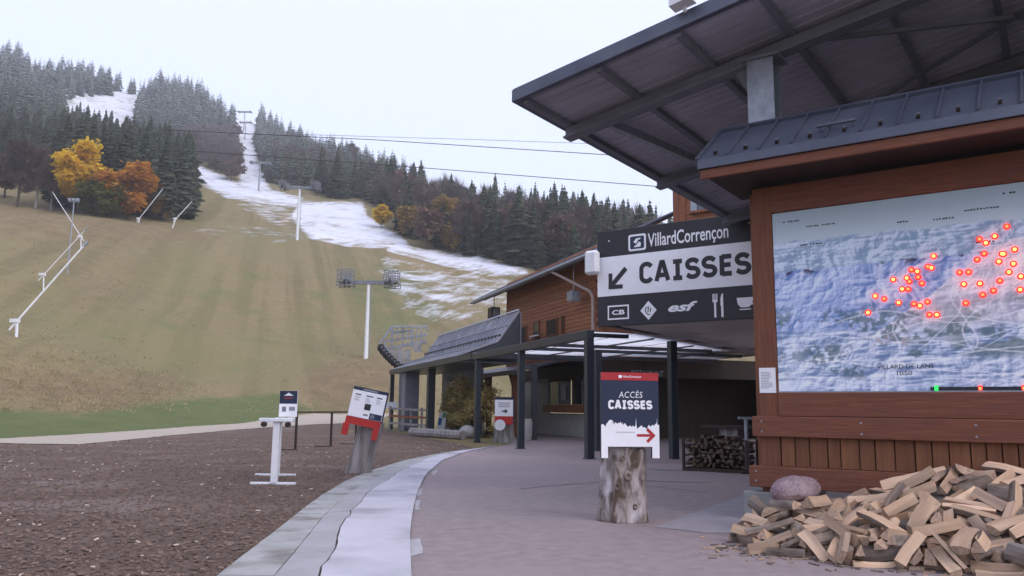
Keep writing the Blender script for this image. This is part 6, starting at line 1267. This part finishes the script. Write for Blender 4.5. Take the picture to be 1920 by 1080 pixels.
(3,2.922,-0.162,0.744,0.334,-0.304,-0.562,0.693),(13,0.206,-1.255,0.092,0.016,-0.899,-0.418,-0.13),(16,3.905,-2.684,0.194,0.867,0.322,0.234,-0.3),(2,1.891,-2.55,0.166,0.596,-0.285,-0.489,0.569),
(4,2.447,-2.32,0.252,0.468,0.089,-0.231,-0.849),(3,1.025,-0.101,0.2,0.225,0.427,-0.856,-0.182),(9,1.563,-2.74,0.033,0.352,-0.613,-0.606,0.365),(0,3.437,-1.753,0.389,0.414,-0.153,0.643,-0.626),
(1,2.097,-0.327,0.641,0.168,-0.02,0.787,-0.593),(7,2.131,-1.897,0.339,0.035,-0.944,0.303,0.128),(0,4.441,-0.793,0.684,0.997,0.066,-0.016,0.036),(14,3.783,-2.857,0.052,0.003,-0.005,-0.898,0.44),
(3,0.626,-1.321,0.209,0.294,-0.547,-0.613,0.488),(11,2.219,-1.291,0.464,0.381,-0.207,0.765,-0.477),(21,1.806,-2.453,0.104,0.203,0.702,-0.611,-0.305),(10,4.447,-1.719,0.309,0.913,0.223,0.12,-0.319),
(0,3.76,-1.381,0.397,0.539,-0.296,-0.512,0.6),(10,1.388,-0.8,0.32,0.735,-0.033,-0.29,0.613),(10,3.911,-2.288,0.172,0.473,0.047,0.645,0.598),(7,0.937,-1.439,0.267,0.129,-0.685,0.702,-0.149),
(8,2.036,-2.842,0.044,0.691,-0.721,-0.041,0.045),(6,1.314,-1.263,0.199,0.975,0.067,0.124,-0.172),(15,0.784,-1.35,0.288,0.775,0.117,-0.223,-0.579),(8,1.288,-1.135,0.415,0.42,-0.436,0.581,-0.544),
(17,4.786,-1.115,0.52,0.808,0.41,-0.021,0.422),(10,1.136,-0.171,0.175,0.272,0.642,-0.524,-0.489),(3,0.115,-1.552,0.073,0.792,-0.549,0.09,-0.252),(7,3.221,-0.176,0.837,0.17,-0.971,0.157,0.066),
(21,1.986,-0.58,0.479,0.218,-0.017,0.959,0.18),(13,1.811,-2.028,0.278,0.139,0.965,-0.217,-0.043),(16,3.555,-1.766,0.335,0.252,-0.39,0.836,-0.293),(17,0.379,-0.394,0.05,0.042,0.004,-0.229,-0.972),
(13,4.431,-0.721,0.763,0.111,-0.976,-0.167,0.087),(17,0.906,-1.24,0.383,0.16,0.936,-0.313,-0.003),(11,3.053,-2.296,0.294,0.101,0.692,-0.696,-0.165),(23,3.942,-1.143,0.536,0.2,-0.825,0.526,-0.048),
(7,3.305,-1.716,0.411,0.159,-0.878,-0.451,-0.015),(7,2.941,-2.196,0.286,0.092,-0.735,-0.667,-0.078),(4,1.637,-2.678,0.091,0.338,-0.037,-0.581,0.739),(19,4.687,-1.604,0.341,0.274,-0.382,0.729,-0.497),
(17,0.108,-1.092,0.05,0.973,0.229,-0.004,0.007),(14,2.957,-2.718,0.114,0.14,0.102,0.801,0.573)]
def log_geo(seed):
    r=random.Random(seed*7+3)
    L=r.uniform(.38,.54); k=(0,3,1,0,3,1,0,2)[seed%8]
    if k in(0,3):   # quarter wedge
        R=r.uniform(.10,.14); a=math.radians(r.uniform(42,85)); n=4
        prof=[(0,0)]+[(R*math.cos(a*i/n-a/2)*r.uniform(.93,1.05),R*math.sin(a*i/n-a/2)*r.uniform(.93,1.05)) for i in range(n+1)]; bark=set(range(1,n+1))
    elif k==1:  # slab
        w=r.uniform(.09,.15);h=r.uniform(.04,.07)
        prof=[(-w/2,-h/2),(-w/6,-h/2*r.uniform(.8,1.2)),(w/2,-h/2*r.uniform(.6,1.1)),(w/2*r.uniform(.8,1),h/2),(w*.1,h/2*r.uniform(.9,1.4)),(-w/2*r.uniform(.8,1),h/2*r.uniform(.6,1))]; bark={2} if r.random()<.5 else set()
    else:  # half-ish, chunkier
        R=r.uniform(.085,.115); n=5
        prof=[(R*math.cos(math.pi*i/n)*r.uniform(.94,1.05),R*.85*math.sin(math.pi*i/n)*r.uniform(.9,1.08)) for i in range(n+1)]; prof.append((0,-R*r.uniform(.0,.35))); bark=set(range(0,n))
    cx=sum(p[0] for p in prof)/len(prof);cy=sum(p[1] for p in prof)/len(prof)
    prof=[(x-cx,y-cy) for x,y in prof]
    m=len(prof);V=[];S=4
    bx,by=r.uniform(-.018,.018),r.uniform(-.012,.012);tp=r.uniform(.82,1.12)
    sk=[r.uniform(-.12,.12),r.uniform(-.12,.12)]
    for s in range(S):
        t=s/(S-1); z=(t-.5)*L; c=math.sin(t*math.pi); f=1+(tp-1)*t
        for x,y in prof:
            e=1 if s in(0,S-1) else 1
            V.append((z+(x*sk[0]+y*sk[1] if s in(0,S-1) else 0),x*f+bx*c+r.uniform(-.004,.004),y*f+by*c+r.uniform(-.004,.004)))
    Fc=[];M=[]
    for s in range(S-1):
        for i in range(m):
            j=(i+1)%m; Fc.append((s*m+i,s*m+j,(s+1)*m+j,(s+1)*m+i)); M.append(1 if i in bark else 0)
    Fc.append(tuple(range(m-1,-1,-1)));M.append(2)
    Fc.append(tuple((S-1)*m+i for i in range(m)));M.append(2)
    return V,Fc,M

log_me = []
for k_ in range(24):
    V, F, Mi = log_geo(k_); me = bpy.data.meshes.new('firewood_log'); me.from_pydata(V, [], F)
    for m in (M_split, M_bark, M_end): me.materials.append(m)
    me.polygons.foreach_set('material_index', Mi); me.update(); log_me.append(me)
yaw = Matrix.Rotation(math.atan2(ua[1], ua[0]), 4, 'Z')
nlog = 0
def where_log(a, b, z, k_):
    kind = {0: 'wedge-shaped split log', 3: 'thick wedge-shaped split log', 1: 'flat split slab', 2: 'half-round split log'}[(0, 3, 1, 0, 3, 1, 0, 2)[k_ % 8]]
    row = 'on the top of the heap' if z > .62 else 'along the front foot of the heap' if b < -2.0 else 'at the back against the stand' if b > -.8 else 'on the lower face of the heap' if b < -1.5 else 'on the upper face of the heap'
    end = 'near the sack' if a < 1.3 else 'left of its middle' if a < 2.2 else 'right of its middle' if a < 3.1 else 'towards the right picture edge'
    return '%s %s, %s' % (kind, row, end)
for d_ in LOGDATA:
    k_, a, b, z, qw, qx_, qy_, qz_ = d_
    if b < -2.62 or a < .42 or a > 5.3 or proj(L(a, b, z))[0][0] < 1385: continue
    o = bpy.data.objects.new('firewood_log', log_me[k_]); COL.objects.link(o)
    o.matrix_world = Matrix.Translation(L(a, b, z)) @ yaw @ Quaternion((qw, qx_, qy_, qz_)).to_matrix().to_4x4(); tag(o, where_log(a, b, z, k_), 'firewood', 'loose firewood heap'); nlog += 1
print('logs', nlog)
V = []; F = []
for i in range(30):
    for j in range(14):
        a = .95 + i * 4.5 / 29; b = -2.05 + j * 2.0 / 13; d = min(1, max(0, (a - 1.15) / 1.2)); e_ = min(1, max(0, (b + 1.95) / 1.5)); V.append(L(a, b, max(.009, (.66 + .05 * max(0, a - 1.6)) * d ** .8 * e_ ** .9 - .04)))
for i in range(29):
    for j in range(13): F.append((i * 14 + j, (i + 1) * 14 + j, (i + 1) * 14 + j + 1, i * 14 + j + 1))
tag(MB().add(V, F).build('bark_debris', M_bark), 'dark bark debris under the firewood heap', 'debris', kind='stuff')
# net sack on the heap
def sack():
    bm = bmesh.new(); n = 40; rings = 26; rows = []
    for k in range(rings + 1):
        t = k / rings; x = -.36 + .72 * t; s = max(0, math.sin(math.pi * min(1, .06 + t * .97))) ** .55; row = []
        for i in range(n):
            a = 6.283 * i / n; w = 1 + .10 * (abs(math.sin(7 * a + 3 * t)) - .5) * max(0, .75 - t) + .22 * (float(fbm(np.array(a * 2.0), np.array(t * 5 + 3), 3)) - .5) + .06 * (vnoise(np.array(a * 2.2 + 3), np.array(t * 6)) - .5) + .05 * math.sin(14 * a) * max(0, .35 - t) * 2
            row.append(bm.verts.new((x, math.cos(a) * .23 * s * w, math.sin(a) * .19 * s * w * (1 if math.sin(a) > 0 else .75))))
        rows.append(row)
    for k in range(rings):
        for i in range(n): j = (i + 1) % n; bm.faces.new((rows[k][i], rows[k][j], rows[k + 1][j], rows[k + 1][i]))
    bm.faces.new(rows[0][::-1]); bm.faces.new(rows[-1]); bmesh.ops.recalc_face_normals(bm, faces=bm.faces); return bm
M_sack = pm('mauve_net_sack', (.34, .245, .27), (.17, .115, .13), 34.0, .75, .9, coord='obj', c3=(.36, .28, .30), s3=6.0, bdist=.02, contrast=(.35, .65))
sa = empty('net_sack', L(.93, -.65, .34), 'mauve net sack lying on the left end of the firewood heap', 'sack')
bm = sack(); me = bpy.data.meshes.new('sack_body'); bm.to_mesh(me); bm.free(); me.materials.append(M_sack); me.polygons.foreach_set('use_smooth', [True] * len(me.polygons))
o = bpy.data.objects.new('sack_body', me); COL.objects.link(o); o.parent = sa; o.rotation_euler = (0, math.radians(-6), math.radians(20)); o.location = (.0, 0, .17)
tk = MB(); tk.tube((-.38, 0, 0), (-.33, 0, 0), .035, .05, 10); tko = tk.build('knot', M_sack, None, org=(0, 0, 0)); tko.parent = o; tko.location = (0, 0, 0)
# stacked wood in a crate in the shade, and the thin pole beside it
cb = empty('wood_crate', tuple(onz(1350, 884)), 'low crate of stacked firewood in the shade left of the map stand', 'crate')
c0 = np.array(onz(1350, 884)); CF = lambda x_, y_, z_: tuple(c0 + ua * x_ + vb * y_ + np.array([0, 0, z_]))
for x_ in (-.82, .80): fb('crate_post', CF, (x_, x_ + .06, -.42, -.36, .01, .8), M_darkwood, cb); fb('crate_post', CF, (x_, x_ + .06, .36, .42, .01, .8), M_darkwood, cb)
fb('crate_floor', CF, (-.82, .86, -.42, .42, .01, .09), M_darkwood, cb)
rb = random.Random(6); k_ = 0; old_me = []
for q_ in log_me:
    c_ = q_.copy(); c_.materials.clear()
    for _ in range(3): c_.materials.append(M_shadewood)
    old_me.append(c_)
for r_ in range(7):
    for c_ in range(11):
        if r_ == 6 and rb.random() < .5: continue
        x_ = -.74 + c_ * .146 + (r_ % 2) * .05; z_ = .16 + r_ * .115 + rb.uniform(-.015, .015)
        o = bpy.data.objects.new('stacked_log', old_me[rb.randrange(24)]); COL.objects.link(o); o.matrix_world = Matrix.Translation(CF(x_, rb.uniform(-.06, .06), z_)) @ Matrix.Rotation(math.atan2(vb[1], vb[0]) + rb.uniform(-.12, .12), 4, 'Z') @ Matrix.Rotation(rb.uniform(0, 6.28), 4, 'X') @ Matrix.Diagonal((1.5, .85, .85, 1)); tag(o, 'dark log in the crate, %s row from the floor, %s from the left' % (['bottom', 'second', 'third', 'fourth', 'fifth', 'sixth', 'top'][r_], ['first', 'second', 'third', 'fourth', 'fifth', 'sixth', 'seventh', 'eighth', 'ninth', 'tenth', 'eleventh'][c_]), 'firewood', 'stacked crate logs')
tb_ = empty('wooden_table', CF(-.1, 1.2, 0), 'dark wooden table behind the crate of logs', 'table'); fb('table_top', CF, (-.8, .6, .8, 1.5, 1.05, 1.12), M_darkwood, tb_); fb('trunk_leg', CF, (-.35, .15, .95, 1.35, .01, 1.05), M_stumpgrey, tb_)
pe = empty('rope_pole', tuple(onz(1402, 889)), 'thin grey steel pole with bracket beside the map stand', 'pole'); p_ = Vector(onz(1402, 889)); MB().tube(p_, p_ + Vector((0, 0, 1.32)), .05, n=12).build('tube', M_galv, pe); MB().box(p_.x - .18, p_.x + .12, p_.y - .08, p_.y + .08, 1.30, 1.36).build('bracket', M_galv, pe); MB().box(p_.x - .14, p_.x + .14, p_.y - .12, p_.y + .12, .01, .06).build('foot', M_blackmetal, pe)

# splinters and bark crumbs round the heap
rb = random.Random(21); sp = MB()
for i in range(420):
    a = rb.uniform(.45, 4.4); b = -2.35 - abs(rb.gauss(0, .28)) if rb.random() < .7 else rb.uniform(-2.3, -.3); 
    if b > -2.3: a = .85 - abs(rb.gauss(0, .22))
    t_ = rb.uniform(0, 3.14); l_ = rb.uniform(.012, .06); w_ = rb.uniform(.004, .014); c_ = Vector(L(a, b, .017)); d_ = Vector((math.cos(t_), math.sin(t_), rb.uniform(-.05, .05))) * l_
    sp.bar(c_ - d_, c_ + d_, w_ * 2, .012, rb.randrange(2))
tag(sp.build('wood_splinters', [M_split, M_bark]), 'small wood splinters and bark crumbs around the firewood heap', 'splinters', kind='stuff')
